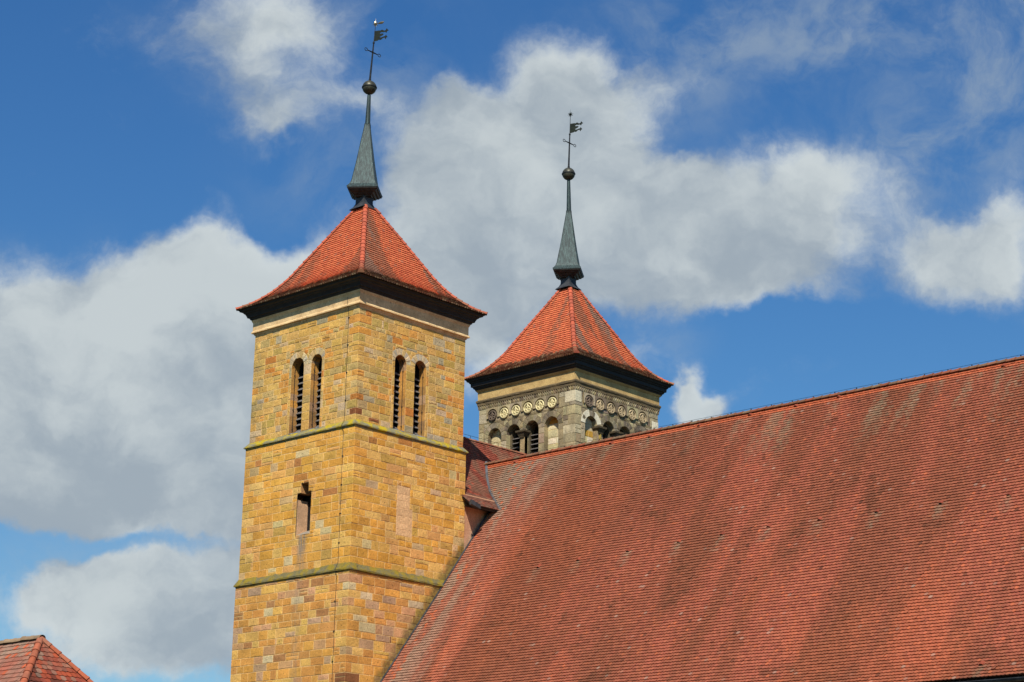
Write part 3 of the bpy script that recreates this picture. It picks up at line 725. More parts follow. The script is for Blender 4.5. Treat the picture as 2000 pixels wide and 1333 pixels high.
# reveals, sills and louvres of the belfry windows
for side, a in (('S', A_S), ('E', A_E)):
    fc = Face(side, 0, 0, H3, H3*K)
    for c, rr in a['arches']:
        win = MB(O1); out = arch_outline(c, rr, a['sill'], a['spring'], 9, a['zs'])
        reveal(win, fc, out, .44, pick_from([(s2l(204, 146, 66), 3), (s2l(180, 134, 70), 3), (s2l(182, 142, 92), 2), (s2l(156, 116, 66), 2)]), r=r1)  # reveal stones darker than the wall: shade of the opening put into their colour
        wo_ = win.build('window', M['plain_stone'], T1)
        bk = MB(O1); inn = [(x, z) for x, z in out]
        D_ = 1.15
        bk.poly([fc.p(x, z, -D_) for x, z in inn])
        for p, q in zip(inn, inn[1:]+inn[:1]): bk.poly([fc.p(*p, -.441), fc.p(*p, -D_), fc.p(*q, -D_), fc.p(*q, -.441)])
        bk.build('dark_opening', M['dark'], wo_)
        sl = MB(O1); sl.mesh([fc.p(c-rr+.003, a['sill']+.004, .03), fc.p(c+rr-.003, a['sill']+.004, .03), fc.p(c+rr-.003, a['sill']+.13, -.44), fc.p(c-rr+.003, a['sill']+.13, -.44),
                           fc.p(c-rr+.003, a['sill']-.03, .03), fc.p(c+rr-.003, a['sill']-.03, .03)], [(0, 1, 2, 3), (4, 5, 1, 0)])
        sl.build('sill', M['zinc_white'], wo_)
        louvres(fc, wo_, O1, c, rr, a['sill']+.12, a['spring']-.25, .42, .275, arch=False)
        fr = MB(O1)
        e = -1 if side == 'S' else 1
        ucb = c+e*(rr-.02)
        fr.tube([fc.p(ucb, a['sill']+.1, -.18), fc.p(ucb, a['spring']-.1, -.18), fc.p(ucb-e*.04, a['spring']+.12, -.18), fc.p(ucb-e*.12, a['spring']+.22, -.18)], .013, 5)
        for zz in (a['sill']+.25, a['sill']+1.15, a['spring']-.3): fr.obox(fc.p(ucb, zz, -.18), (.02, 0, 0), (0, .02, 0), (0, 0, .03))
        fr.build('wire', M['iron'], wo_)
# the slit with its stepped head
fc = Face('S', 0, 0, H2, H2*K)
sw = MB(O1); loop = [(SL[1], SL[2]), (SL[1], SL[3]), (NT_[1], NT_[2]), (NT_[1], NT_[3]), (NT_[0], NT_[3]), (NT_[0], NT_[2]), (SL[0], SL[3]), (SL[0], SL[2])]
pinkc = s2l(214, 170, 130)
for i, (p, q) in enumerate(zip(loop, loop[1:]+loop[:1])):
    cpk = pinkc if i in (6,) else s2l(190, 140, 90)
    if i == 6:                                       # broken head: cavity added behind the face, coloured dark for the soffit's shade
        zc_ = 19.24
        sw.poly([fc.p(SL[0], SL[3], .001), fc.p(SL[0]-.35, SL[3], -.2), fc.p(SL[0]-.35, zc_, -.2), fc.p(SL[0], zc_, .001)], s2l(120, 84, 50))
        sw.poly([fc.p(SL[0]-.35, SL[3], -.2), fc.p(SL[0]-.35, SL[3], -.64), fc.p(SL[0]-.35, zc_, -.64), fc.p(SL[0]-.35, zc_, -.2)], s2l(120, 84, 50))
        sw.poly([fc.p(SL[0]-.35, SL[3], -.2), fc.p(SL[0], SL[3], .001), fc.p(SL[0], SL[3], -.64), fc.p(SL[0]-.35, SL[3], -.64)], s2l(120, 84, 50))
        sw.poly([fc.p(SL[0]-.35, zc_, -.2), fc.p(SL[0]-.35, zc_, -.64), fc.p(SL[0]+.001, zc_-.04, -.64), fc.p(SL[0]+.001, zc_, .0)], s2l(120, 84, 50))
        p = (SL[0], zc_)
        sw.poly([fc.p(*p, .001), fc.p(*p, -.64), fc.p(*q, -.64), fc.p(*q, .001)], cpk); continue
    if i == 7: sw.poly([fc.p(*p, .001), fc.p(q[0], q[1], .001), fc.p(q[0], q[1]+.30, -.64), fc.p(p[0], p[1]+.30, -.64)], s2l(150, 140, 124)); continue
    sw.poly([fc.p(*q, .001), fc.p(*p, .001), fc.p(*p, -.64), fc.p(*q, -.64)][::-1] if False else [fc.p(*p, .001), fc.p(*p, -.64), fc.p(*q, -.64), fc.p(*q, .001)], cpk)
slit = sw.build('slit_window', M['plain_stone'], T1)
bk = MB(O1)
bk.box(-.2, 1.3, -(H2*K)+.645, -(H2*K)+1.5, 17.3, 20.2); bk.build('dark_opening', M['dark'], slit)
gr = MB(O1)
for k_ in range(9): gr.tube([fc.p(.66, 17.85+k_*.2, -.60), fc.p(.985, 17.85+k_*.2, -.60)], .014, 5)
for x in (.70, .93): gr.tube([fc.p(x, 17.7, -.60), fc.p(x, 19.5, -.60)], .012, 5)
gr.build('grille', M['zinc_white'], slit)
wr = MB(O1); wr.tube([fc.p(.10, 17.6, .012), fc.p(.10, 19.4, .012)], .010, 5); wr.build('wire', M['iron'], slit)
# string courses, band, cornice
def strip(name, prof, hx, hy, material, parent, cx=0, cy=0, org=O1, jit=.008, seg=26, cols=None):
    mb = MB(org); sweep(mb, cx, cy, hx, hy, prof, cols, seg, jit, random.Random(len(name))); return mb.build(name, material, parent)
HY = 3.5*K
strip('string_course', [(-.01, 22.345), (.0, 22.34), (.178, 22.125), (.186, 22.11), (.184, 22.07), (.12, 22.065), (.11, 22.0), (.09, 21.985)], 3.5, HY, M['string'], T1, jit=.012)
strip('string_course', [(-.085, 16.13), (-.08, 16.12), (.060, 15.86), (.069, 15.84), (.067, 15.79), (.01, 15.785), (.0, 15.74), (-.04, 15.73)], 3.69, 3.69*K, M['string_low'], T1, jit=.014)
strip('rendered_band', [(.10, 28.12), (.10, 27.64), (.14, 27.58), (.15, 27.565), (.15, 27.515), (.055, 27.505), (.045, 27.43), (.02, 27.425), (-.01, 27.36)], 3.5, HY, M['band'], T1, jit=.008)
strip('wooden_cornice', [(.66, 28.62), (.60, 28.62), (.585, 28.60), (.56, 28.54), (.44, 28.50), (.43, 28.46), (.37, 28.42), (.33, 28.34), (.31, 28.30), (.305, 28.26), (.22, 28.235), (.21, 28.18), (.15, 28.14)], 3.5, HY, M['black_wood'], T1, jit=.002)
strip('plaster_cove', [(.155, 28.145), (.15, 28.10), (.11, 28.03), (.098, 28.0)], 3.5, HY, M['band'], T1, jit=.002)
RP = [(4.19, 28.66), (3.90, 28.80), (3.62, 28.97), (3.05, 29.44), (2.5, 30.12), (2.06, 30.85), (1.42, 31.92), (.78, 32.98), (.33, 33.72)]
tower_roof(T1, O1, 0, 0, RP, K, 1)
lean1 = lambda z: -.075+.03*min(1, max(0, (z-37)/2.5))+max(0, z-40.2)*.058
spire(T1, O1, 0, 0, 34.60, 128, lean1, True, 33, 92)
# lightning conductor down the left face
lc = MB(O1)
pts = [(2.84, -HY-.13, 27.95), (2.84, -HY-.14, 27.58), (2.84, -HY-.03, 27.3), (2.84, -HY-.03, 22.4), (2.86, -HY-.20, 22.12), (2.92, -H2*K-.03, 21.85), (2.92, -H2*K-.03, 16.2), (2.93, -3.62, 15.85), (2.94, -H1*K-.03, 15.6), (2.93, -H1*K-.03, 0)]
lc.tube(pts, .009, 5)
for i in range(20):
    z = 27.0-i*1.25
    if z < 1: break
    y = -HY if z > 22.3 else -H2*K if z > 16.1 else -H1*K
    lc.box(2.885 if z < 22 else 2.815, (2.885 if z < 22 else 2.815)+.07, y-.045, y, z, z+.035)
lc.build('lightning_conductor', M['iron'], T1)
# ---- far tower ------------------------------------------------------------------------------------------------
CX, CY = -.05, 14.66; O2 = (CX, CY, 0)
T2 = thing('church_tower', 'far grey stone church tower with carved round medallions, rising behind the long nave roof', 'tower', O2)
r2 = random.Random(23)
HG = 3.24; KG = 1.0
wb = MB(O2)
FA = {'S': [(-2.13, .47), (-.84, .46), (.40, .46), (1.70, .46)], 'E': [(-2.03, .46), (-.68, .46), (.60, .46), (1.90, .46)]}
MEDS = {'S': [-2.26+.81*i for i in range(6)], 'E': [-2.24+.835*i for i in range(6)]}
SPR = 25.27; MR = .315; MZ = 26.42
zsg = courses(20.5, 26.98, .42, .60, r2)
zlow = courses(0, 20.5, .5, .8, r2)
def niche_row(mb, fc, cs, zc, rr, hw, zb, z1, pick, mort):
    """a projecting band whose lower edge is cut by a row of open round arches"""
    H_ = .075
    for c in cs:
        col = pick(c, zc, r2); a0 = math.asin((zb-zc)/rr); n = 14
        A2 = [a0+(math.pi-2*a0)*k/n for k in range(n+1)]
        def bnd(t):
            dx, dz = math.cos(t), math.sin(t); k = 1e9
            if abs(dx) > 1e-6: k = min(k, hw/abs(dx))
            if dz > 1e-6: k = min(k, (z1-zc)/dz)
            return (c+k*dx, zc+k*dz)
        ins = [(c+rr*math.cos(t), zc+rr*math.sin(t)) for t in A2]; outs = [bnd(t) for t in A2]
        outs[0] = (c+hw, zb); outs[-1] = (c-hw, zb)
        for k in range(n):
            pa, pb = outs[k], outs[k+1]; q = [ins[k], pa]
            if abs(pa[0]-pb[0]) > 1e-4 and abs(pa[1]-pb[1]) > 1e-4: q.append((c+hw if pa[0] > c else c-hw, z1))
            q += [pb, ins[k+1]]
            mb.poly([fc.p(*w_, H_) for w_ in q], col)
            mb.poly([fc.p(*ins[k], H_), fc.p(*ins[k+1], H_), fc.p(*ins[k+1], 0), fc.p(*ins[k], 0)], col)
        for s_, e_ in ((outs[0], ins[0]), (ins[-1], outs[-1])): mb.poly([fc.p(*s_, H_), fc.p(*e_, H_), fc.p(*e_, 0), fc.p(*s_, 0)], col)
        mb.poly([fc.p(c-hw, zb, 0), fc.p(c+hw, zb, 0), fc.p(c+hw, z1, 0), fc.p(c-hw, z1, 0)], tuple(q*.8 for q in col))
    L, R_ = cs[0]-hw, cs[-1]+hw
    for (x, s_) in ((L, -1), (R_, 1)): mb.poly([fc.p(x, zb, 0), fc.p(x, z1, 0), fc.p(x, z1, H_), fc.p(x, zb, H_)][::s_], mort)
    mb.poly([fc.p(L, z1, H_), fc.p(R_, z1, H_), fc.p(R_, z1, 0), fc.p(L, z1, 0)], mort)
for side in 'SENW':
    fc = Face(side, CX, CY, HG, HG); holes = []
    pg, pv = pick_from(PALG), pick_from(PALVG)
    if side in 'SE':
        jz = courses(22.9, SPR, .34, .55, r2)
        holes.append(arcade(wb, fc, FA[side], 22.9, SPR, .30, .30, pg, pv, MORTG, r=r2, nv=9, jz=jz))
        ms = MEDS[side]; hw = (ms[1]-ms[0])/2
        niche_row(wb, fc, ms, MZ, .345, hw, MZ-.13, MZ+.40, pg, MORTG); holes.append((ms[0]-hw, ms[-1]+hw, MZ-.13, MZ+.40))
    ashlar(wb, fc, zsg, holes, pg, MORTG, .45, .95, r=r2, hole=.25)
    ashlar(wb, fc, zlow, [], pg, MORTG, .7, 1.3, r=r2, hole=.2)
wb.build('wall', M['grey_stone'], T2)
for side in 'SE':                                    # two or three pale replaced blocks proud of the old ones
    fc = Face(side, CX, CY, HG, HG)
pale = s2l(232, 220, 188)
for sd, (u0, u1, za, zb_), cc_ in [('S', (2.58, 3.256, 26.26, 26.84), s2l(206, 192, 158)), ('E', (-3.256, -2.78, 26.26, 26.84), s2l(214, 202, 168)), ('E', (2.72, 3.256, 25.95, 26.45), pale)]:
    nb = MB(O2); cell(nb, Face(sd, CX, CY, HG+.016, HG+.016), [(u0, za), (u1, za), (u1, zb_), (u0, zb_)], cc_, MORTG, r=r2); nb.build('pale_block', M['plain_stone'], T2)
fe = Face('E', CX, CY, HG+.018, HG+.018); cA = FA['E'][0][0]
for t0, t1 in ((.08, .40), (.58, .98)):
    nb = MB(O2); t0, t1 = math.pi*t0, math.pi*t1; N_ = 5
    f_ = lambda t, R_: (cA+R_*math.cos(t), SPR+R_*math.sin(t))
    ang = [t0+(t1-t0)*i/N_ for i in range(N_+1)]
    lp = [f_(t, .465) for t in ang]+[f_(t, .78) for t in ang[::-1]]
    for a, b in zip(ang, ang[1:]): nb.poly([fe.p(*f_(a, .465)), fe.p(*f_(a, .78)), fe.p(*f_(b, .78)), fe.p(*f_(b, .465))], pale)
    for p_, q_ in zip(lp, lp[1:]+lp[:1]): nb.poly([fe.p(*p_, 0), fe.p(*q_, 0), fe.p(*q_, -.02), fe.p(*p_, -.02)], pale)
    nb.build('pale_voussoir', M['plain_stone'], T2)
for side in 'SE':
    fc = Face(side, CX, CY, HG, HG)
    for i, (c, rr) in enumerate(FA[side]):
        blind = i in (0, 3) if side == 'S' else i in (0, 3)
        out = arch_outline(c, rr, 22.9, SPR, 9, [22.9, 23.6, 24.2, 24.8, SPR])
        dp = .28 if blind else .26
        win = MB(O2); reveal(win, fc, out, dp, pick_from(PALG, .9), r=r2)
        o_ = win.build('blind_arch' if blind else 'arched_opening', M['grey_stone'], T2)
        if blind:                                    # walled up with pale and orange blocks
            fill = MB(O2); fi = Face(side, CX, CY, HG-dp, HG-dp)
            H = [(1, 0, -(c-rr)), (-1, 0, c+rr)]
            for p, q in zip(out[4:14], out[5:15]): H.append(hp_line(p, q))
            zz = courses(22.9, SPR+rr, .28, .44, r2)
            for k_, (a, b) in enumerate(zip(zz, zz[1:])):
                xs = [c-rr, c+rr] if r2.random() < .35 or b > SPR+.2 else [c-rr, c+r2.uniform(-.15, .2), c+rr]
                for x0, x1 in zip(xs, xs[1:]):
                    pp = clip([(x0, a), (x1, a), (x1, b), (x0, b)], H)
                    if len(pp) < 3: continue
                    col = pick_from(PALC)(0, 0, r2)
                    if side == 'S' and i == 3 and b > SPR+.15: col = s2l(212, 150, 58)
                    if side == 'E' and i == 0 and abs(a-24.75) < .2: col = s2l(206, 158, 66)
                    cell(fill, fi, pp, col, s2l(196, 176, 126), r=r2)
            fill.build('infill', M['plain_stone'], o_)
        else:
            # inner narrower arch ring with louvres behind it
            ir = rr-.12; io = arch_outline(c, ir, 22.9, SPR, 9)
            inr = MB(O2)
            for (p, q), (p2, q2) in zip(zip(out_ := arch_outline(c, rr, 22.9, SPR, 9), out_[1:]), zip(io, io[1:])):
                inr.poly([fc.p(*p2, -dp), fc.p(*p, -dp), fc.p(*q, -dp), fc.p(*q2, -dp)], s2l(110, 100, 84))
                inr.poly([fc.p(*p2, -dp), fc.p(*p2, -dp-.3), fc.p(*q2, -dp-.3), fc.p(*q2, -dp)], s2l(96, 86, 72))
            inr.build('inner_ring', M['grey_stone'], o_)
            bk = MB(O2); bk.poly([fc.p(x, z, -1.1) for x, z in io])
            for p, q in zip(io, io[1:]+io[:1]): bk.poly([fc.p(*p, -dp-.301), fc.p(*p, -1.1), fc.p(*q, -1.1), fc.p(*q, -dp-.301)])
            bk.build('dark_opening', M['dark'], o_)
            if side == 'S':
                louvres(fc, o_, O2, c, ir, 23.1, SPR-.02, .34, .235, arch=False, tilt=.10, sl=.16)
            else:
                lb = MB(O2); lb.obox(fc.p(c+.05, SPR-.02, -.64), (.02, 0, 0) if side == 'S' else (0.02, 0, 0), (0, .16, -.16), (0, .04, .05)); lb.build('brace', M['louvre'], o_)
# colonnettes with cushion capitals between the open arches
for side, cs in (('S', [-.22]), ('E', [-1.355, -.04])):
    fc = Face(side, CX, CY, HG, HG)
    for k_, c in enumerate(cs):
        if side == 'S' or k_ >= 0:
            cb = MB(O2)
            if side == 'S':
                for (u0, u1, z0_, z1_, h0, h1) in [(-.12, .16, 22.9, 25.05, .02, -.2)]:
                    P8 = [fc.p(c+u, z, h) for z in (z0_, z1_) for h in (h0, h1) for u in (u0, u1)]
                    cb.mesh(P8, [(0, 1, 3, 2), (4, 6, 7, 5), (0, 4, 5, 1), (2, 3, 7, 6), (0, 2, 6, 4), (1, 5, 7, 3)], s2l(182, 158, 126))
            else:
                cb.tube([fc.p(c, 22.9, -.06), fc.p(c, 24.95, -.06)], .13, 10, s2l(176, 150, 84))
            rings = [(.15, 24.95), (.16, 25.0), (.24, 25.16), (.27, 25.20), (.30, 25.21), (.31, 25.30), (.0, 25.30)]
            vs = []
            for a_2, z in rings:
                ax_ = fc.p(c, z, -.04); ux, uy = fc.u; nx_, ny_ = fc.n
                vs += [(ax_[0]+a_2*(s_*ux+t_*nx_*.8), ax_[1]+a_2*(s_*uy+t_*ny_*.8), z) for s_, t_ in ((-1, -1), (1, -1), (1, 1), (-1, 1))]
            cb.mesh(vs, [(i*4+k2, i*4+(k2+1) % 4, (i+1)*4+(k2+1) % 4, (i+1)*4+k2) for i in range(len(rings)-1) for k2 in range(4)], s2l(86, 76, 62))
            cb.build('colonnette', M['grey_stone'], T2)
# carved palmette medallions
def medallion(fc, c, zc, dark):
    mb = MB(O2); zc -= .035
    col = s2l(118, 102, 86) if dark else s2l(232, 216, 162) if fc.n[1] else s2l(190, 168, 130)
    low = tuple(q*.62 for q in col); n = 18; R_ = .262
    rim = [(c+R_*math.cos(2*math.pi*k_/n), zc+R_*math.sin(2*math.pi*k_/n)) for k_ in range(n)]
    mb.poly([fc.p(x, z, .045) for x, z in rim], low)
    for p_, q_ in zip(rim, rim[1:]+rim[:1]): mb.poly([fc.p(*p_, .045), fc.p(*p_, .002), fc.p(*q_, .002), fc.p(*q_, .045)], low)
    for sg in (-1, 1):                               # outer lobe from the crown, down and curling in to an eye
        pts = []
        for i in range(22):
            t = i/21; ang = math.radians(92-t*200); pts.append((sg*(.25*math.cos(ang)*(1 if t < .8 else 1)), .02+.235*math.sin(ang)))
            if ang < math.radians(-92): break
        e = pts[-1]; ex_, ez_ = sg*.12, -.13
        for i in range(1, 14):
            ang = math.radians(-90-(i*34)); rr = .105*(1-i/18); pts.append((ex_+sg*rr*-math.cos(ang+math.pi)*1.0, ez_+rr*math.sin(ang)))
        pts = [p for p in pts if True]
        mb.tube([fc.p(c+x, zc+z, .06) for x, z in pts], .042, 6, col)
        mb.tube([fc.p(c+sg*x, zc+z, .06) for x, z in [(.01, .17), (.075, .09), (.125, .02), (.10, -.05)]], [.02, .034, .03, .02], 6, col)
    mb.tube([fc.p(c, zc+z, .065) for z in (.25, .12, -.02, -.12)], [.03, .045, .035, .02], 6, col)
    mb.build('medallion', M['plain_stone'], T2)
for side in 'SE':
    fc = Face(side, CX, CY, HG, HG)
    for i, c in enumerate(MEDS[side]): medallion(fc, c, MZ, i == 0)
# dog-tooth course: a thin fascia cut with a row of pointed notches
for side in 'SENW':
    fc = Face(side, CX, CY, HG, HG); db = MB(O2); n = 46; p_ = 2*(HG+.05)/n; H_ = .075
    for i in range(n):
        c = -HG-.05+p_*(i+.5); w_ = p_*.40; zb, zt, za = 26.85, 27.055, 26.90; col = pick_from(PALG, 1.08)(0, 0, r2)
        for sg in (-1, 1):
            P_ = [(c+sg*p_/2, zb), (c, zb), (c, za), (c+sg*w_, zt), (c+sg*p_/2, zt)]
            Q_ = [fc.p(*q, H_ if q[1] > zb+.01 else .018) for q in P_]
            db.poly(Q_ if sg < 0 else Q_[::-1], col)
            W_ = [fc.p(c, za, H_), fc.p(c+sg*w_, zt, H_), fc.p(c+sg*w_, zt, .0), fc.p(c, za, .0)]
            db.poly(W_ if sg > 0 else W_[::-1], col)
        db.poly([fc.p(c-w_, zt, .014), fc.p(c, za, .014), fc.p(c+w_, zt, .014)], tuple(q*.7 for q in col))  # notch back coloured darker, standing in for shade in the recess
    db.build('tooth_course', M['grey_stone'], T2)
strip('lip_moulding', [(-.0, 27.37), (.10, 27.35), (.13, 27.32), (.135, 27.27), (.12, 27.22), (.09, 27.18), (.08, 27.12), (.075, 27.058), (-.01, 27.05)], HG, HG, M['grey_stone'], T2, CX, CY, O2, jit=.010, cols=[s2l(120, 104, 82)]*8)
strip('ochre_band', [(.07, 27.93), (.06, 27.34)], HG, HG, M['band_grey'], T2, CX, CY, O2, jit=.006)
strip('wooden_cornice', [(.58, 28.45), (.54, 28.44), (.50, 28.40), (.47, 28.33), (.40, 28.31), (.39, 28.26), (.34, 28.22), (.33, 28.10), (.325, 28.06), (.25, 28.04), (.24, 27.98), (.18, 27.94), (.16, 27.88)], HG, HG, M['black_wood'], T2, CX, CY, O2, jit=.002)
strip('plaster_cove', [(.165, 27.885), (.15, 27.87), (.10, 27.80), (.062, 27.78)], HG, HG, M['band_grey'], T2, CX, CY, O2, jit=.002)
RP2 = [(3.82, 28.47), (3.50, 28.63), (3.05, 28.98), (2.72, 29.36), (2.36, 29.85), (1.96, 30.58), (1.25, 31.85), (.75, 32.72), (.33, 33.48)]
tower_roof(T2, O2, CX, CY, RP2, 1.0, 2)
lean2 = lambda z: -.075-.03*min(1, max(0, (z-38)/2))+max(0, z-40.2)*.024
spire(T2, O2, CX+.02, CY, 34.42, 124, lean2, False, 33, 92, rise=-.05, ball_z=39.98, shaft_top=39.65, top=43.42)
# ================================================================== NAVE
XE = 43.0; YR, ZR, MS = 7.33, 22.60, 1.29; YE = -3.10; CS = math.sqrt(1+MS*MS)
ON = (20, YR, 0)
NV = thing('church_nave', 'long church nave with a huge weathered red tiled roof running out of the frame', 'church', ON)
nz = lambda y: ZR+MS*(y-YR)
VL = (YR-YE)*CS
def nsurf(u, v, h):
    y = YE+v/CS
    h2 = h+.030*(math.sin(u*.9+v*.35)+math.sin(u*.37-v*.6+2))*.5*min(1, v/2)*min(1, (VL-v)/1.0)
    s_ = min(1.0, v/2.2); lift = .12*(1-s_)**2          # sprocketed foot
    return (u, y-h2*MS/CS, nz(y)+h2/CS+lift)
vy = lambda y: (y-YE)*CS
def nhps(v):
    H = [(0, -1, VL+.02)]
    if v+.08 < vy(5.03): H.append((1, 0, -3.715))
    else:
        # valley with the cross roof: steep part above, flatter below
        pv = [(4.23, 5.02), (2.2, 6.245), (.95, 7.33)]
        ym = YE+(v+.08)/CS
        a, b = (pv[0], pv[1]) if ym < pv[1][1] else (pv[1], pv[2])
        H.append(hp_line((b[0]+.09, vy(b[1])), (a[0]+.09, vy(a[1]))))
    H.append((-1, 0, XE)); return H
VENTS = []
def roof_pixel(u, v):
    d = FV+RV*(u-1000)/(1000*FOC)+UV*(666.5-v)/(1000*FOC); c = np.array(CAM)
    t = (ZR+MS*(c[1]-YR)-c[2])/(d[2]-MS*d[1]); return c+t*d
VX = [(1193, 869), (1269, 856), (1365, 834), (1464.5, 813), (1554, 795.5), (1638, 778), (1730, 757), (1844, 733), (1960, 718),
      (1051, 1110), (1130, 1097), (1227, 1079.5), (1326, 1061), (1410, 1047), (1501, 1031), (1600, 1017), (1713, 1003), (1838, 986), (1971, 970), (1917, 1305), (1006, 905)]
for q in VX: P_ = roof_pixel(*q); VENTS.append((float(P_[0]), float(vy(P_[1]))))
def ncol(u, v, r):
    base = s2l(190, 106, 75); red = s2l(180, 96, 71); orange = s2l(214, 114, 73); brown = s2l(142, 85, 56); grey = s2l(158, 122, 94); pale = s2l(176, 142, 116)
    t_ = v/VL
    c = lerp3(base, red, r.random())
    n = fbm(u*.42+3.1, v*.10+7, 3, 4); c = lerp3(c, orange, sm(n, .54, .74)*.55)
    if r.random() < .035: c = lerp3(c, orange, .8)
    n = fbm(u*.34+11, v*.085+1.7, 8, 5); c = lerp3(c, brown, sm(n+.08*(r.random()-.5), .40, .66)*.62)
    n = fbm(u*1.1+2, v*.12+31, 21, 4); c = lerp3(c, brown, sm(n, .52, .74)*.45)
    n = fbm(u*.8+2, v*.8+3, 28, 4); c = lerp3(c, s2l(90, 62, 38), sm(n+.12*(r.random()-.5), .70, .82)*.4)
    # pale weathered left end by the tower
    e = sm(u-3.7-max(0, (v-11))*.2, 3.2+1.6*fbm(v*.4, 1.3, 4), .2); n2 = fbm(u*2.2, v*.35, 33, 3)
    c = lerp3(c, pale, e*(.30+.65*sm(n2, .42, .60)))
    if u < 4.5 and r.random() < .10: c = lerp3(c, orange, .9)
    hi = sm(t_, .80, .97)*sm(u, 16, 5); c = lerp3(c, grey, hi*sm(fbm(u*.8, v*.5, 41, 3), .36, .62)*.75)
    # lichen streaks down from the ridge vents
    for q in VENTS:
        dx = (u-q[0])+(q[1]-v)*.0
        if abs(dx) < .35 and 0 < q[1]-v < (2.2 if q[1] > 11 else .9): c = lerp3(c, s2l(160, 148, 118), (1-abs(dx)/.35)*(1-(q[1]-v)/2.3)*(.7*r.random()))
    st = fbm(u*1.6+9, v*.22+5, 52, 3); c = lerp3(c, s2l(158, 144, 112), sm(st+.14*(r.random()-.5), .56, .76)*sm(t_+.1*(r.random()-.5), .74, .95)*sm(u, 10, 20)*.55)
    if v > VL-.40: c = lerp3(base, s2l(218, 112, 68), .4+.6*r.random())     # renewed row under the ridge
    if v < .9: c = lerp3(c, brown, .35*r.random()); 
    if r.random() < .010+.03*sm(v, 1.2, .2): c = lerp3(c, s2l(206, 190, 166), r.uniform(.05, .35))
    if r.random() < .006: c = lerp3(c, s2l(80, 52, 36), r.uniform(.2, .6))
    g_ = r.uniform(.84, 1.10); return tuple(max(.004, q*g_) for q in c)
nb = MB(ON)
tiles(nb, nsurf, 0.9, XE, VL, nhps, ncol, r=random.Random(5), th=.039)
roof = nb.build('roof', M['tile'], NV)
sl = MB(ON)                                           # boarding below the tiles and the far slope
sl.mesh([(3.7, YE, nz(YE)-.06), (XE, YE, nz(YE)-.06), (XE, 5.02, nz(5.02)-.06), (3.7, 5.02, nz(5.02)-.06)], [(0, 1, 2, 3)], (.05, .03, .02))
sl.mesh([(4.23, 5.02, nz(5.02)-.06), (XE, 5.02, nz(5.02)-.06), (XE, YR, ZR-.06), (.95, YR, ZR-.06), (2.2, 6.245, nz(6.245)-.06)], [(0, 1, 2, 3, 4)], (.05, .03, .02))
zz_n = ZR-MS*(17.8-YR)
sl.mesh([(.95, YR, ZR-.02), (XE, YR, ZR-.02), (XE, 17.8, zz_n), (.95, 17.8, zz_n)], [(0, 1, 2, 3)], s2l(150, 76, 54))
sl.build('roof_boarding', M['tile'], roof)
rg = MB(ON)
def rc(a, r):
    c = lerp3(s2l(170, 96, 66), s2l(150, 122, 92), r.random()); g_ = r.uniform(.7, 1.05); return tuple(q*g_ for q in c)
ridge_tiles(rg, [(XE, YR, ZR+.02), (1.0, YR, ZR+.02)], r0=.13, L=.40, colour=rc, r=random.Random(9))
rg.build('ridge_tiles', M['tile'], roof)
wz = MB(ON); x = 4.0; wp = []
while x < XE:
    z = ZR+.175+rnd.uniform(-.006, .006); wz.tube([(x, YR, ZR+.08), (x, YR, z)], .010, 5); wz.box(x-.02, x+.02, YR-.02, YR+.02, ZR+.12, ZR+.15); wp.append((x, YR, z)); x += 1.05
wz.tube(wp, .007, 4); wz.build('ridge_wire', M['iron'], roof)
# small vent tiles: a raised hood over a dark gap
def vent(u, v):
    w_, L, hh = .085, .20, .075
    mb = MB(ON); n = 6; vs = []
    for t_, hs in ((0, 1), (1, .25)):
        for k_ in range(n+1):
            a = math.pi*k_/n; vs.append(nsurf(u+w_*math.cos(a), v+L*t_, .02+hh*hs*math.sin(a)))
    fs = [(k_, k_+1, n+2+k_, n+1+k_) for k_ in range(n)]
    g_ = rnd.uniform(.6, 1); mb.mesh(vs, fs, tuple(q*g_ for q in s2l(176, 86, 60)))
    o = mb.build('vent_tile', M['tile'], roof)
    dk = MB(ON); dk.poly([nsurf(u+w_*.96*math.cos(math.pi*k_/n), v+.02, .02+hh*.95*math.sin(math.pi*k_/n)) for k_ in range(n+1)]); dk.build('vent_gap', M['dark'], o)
for u, v in VENTS: vent(u, v)
gt = MB(ON); ye, ze = YE, nz(YE)+.10                  # gutter
for k_ in range(8):
    a0, a1 = math.pi*(1+k_/8), math.pi*(1+(k_+1)/8); rr = .11
    f_ = lambda a, R_=rr: (ye-.09+R_*math.cos(a), ze-.10+R_*math.sin(a))
    (y0_, z0_), (y1_, z1_) = f_(a0), f_(a1); gt.poly([(3.8, y0_, z0_), (3.8, y1_, z1_), (XE, y1_, z1_), (XE, y0_, z0_)])
gt.box(3.8, XE, ye-.215, ye-.195, ze-.11, ze-.09); gt.build('gutter', M['lead_dark'], NV)
wl = MB(ON)
wl.box(3.7, XE, -2.75, 17.4, 0, nz(YE)-.15); wl.build('wall', M['wall_render'], NV)
ev = MB(ON); ev.box(3.8, XE, -3.02, -2.75, nz(YE)-.28, nz(YE)-.16); ev.build('eaves_board', M['black_wood'], NV)
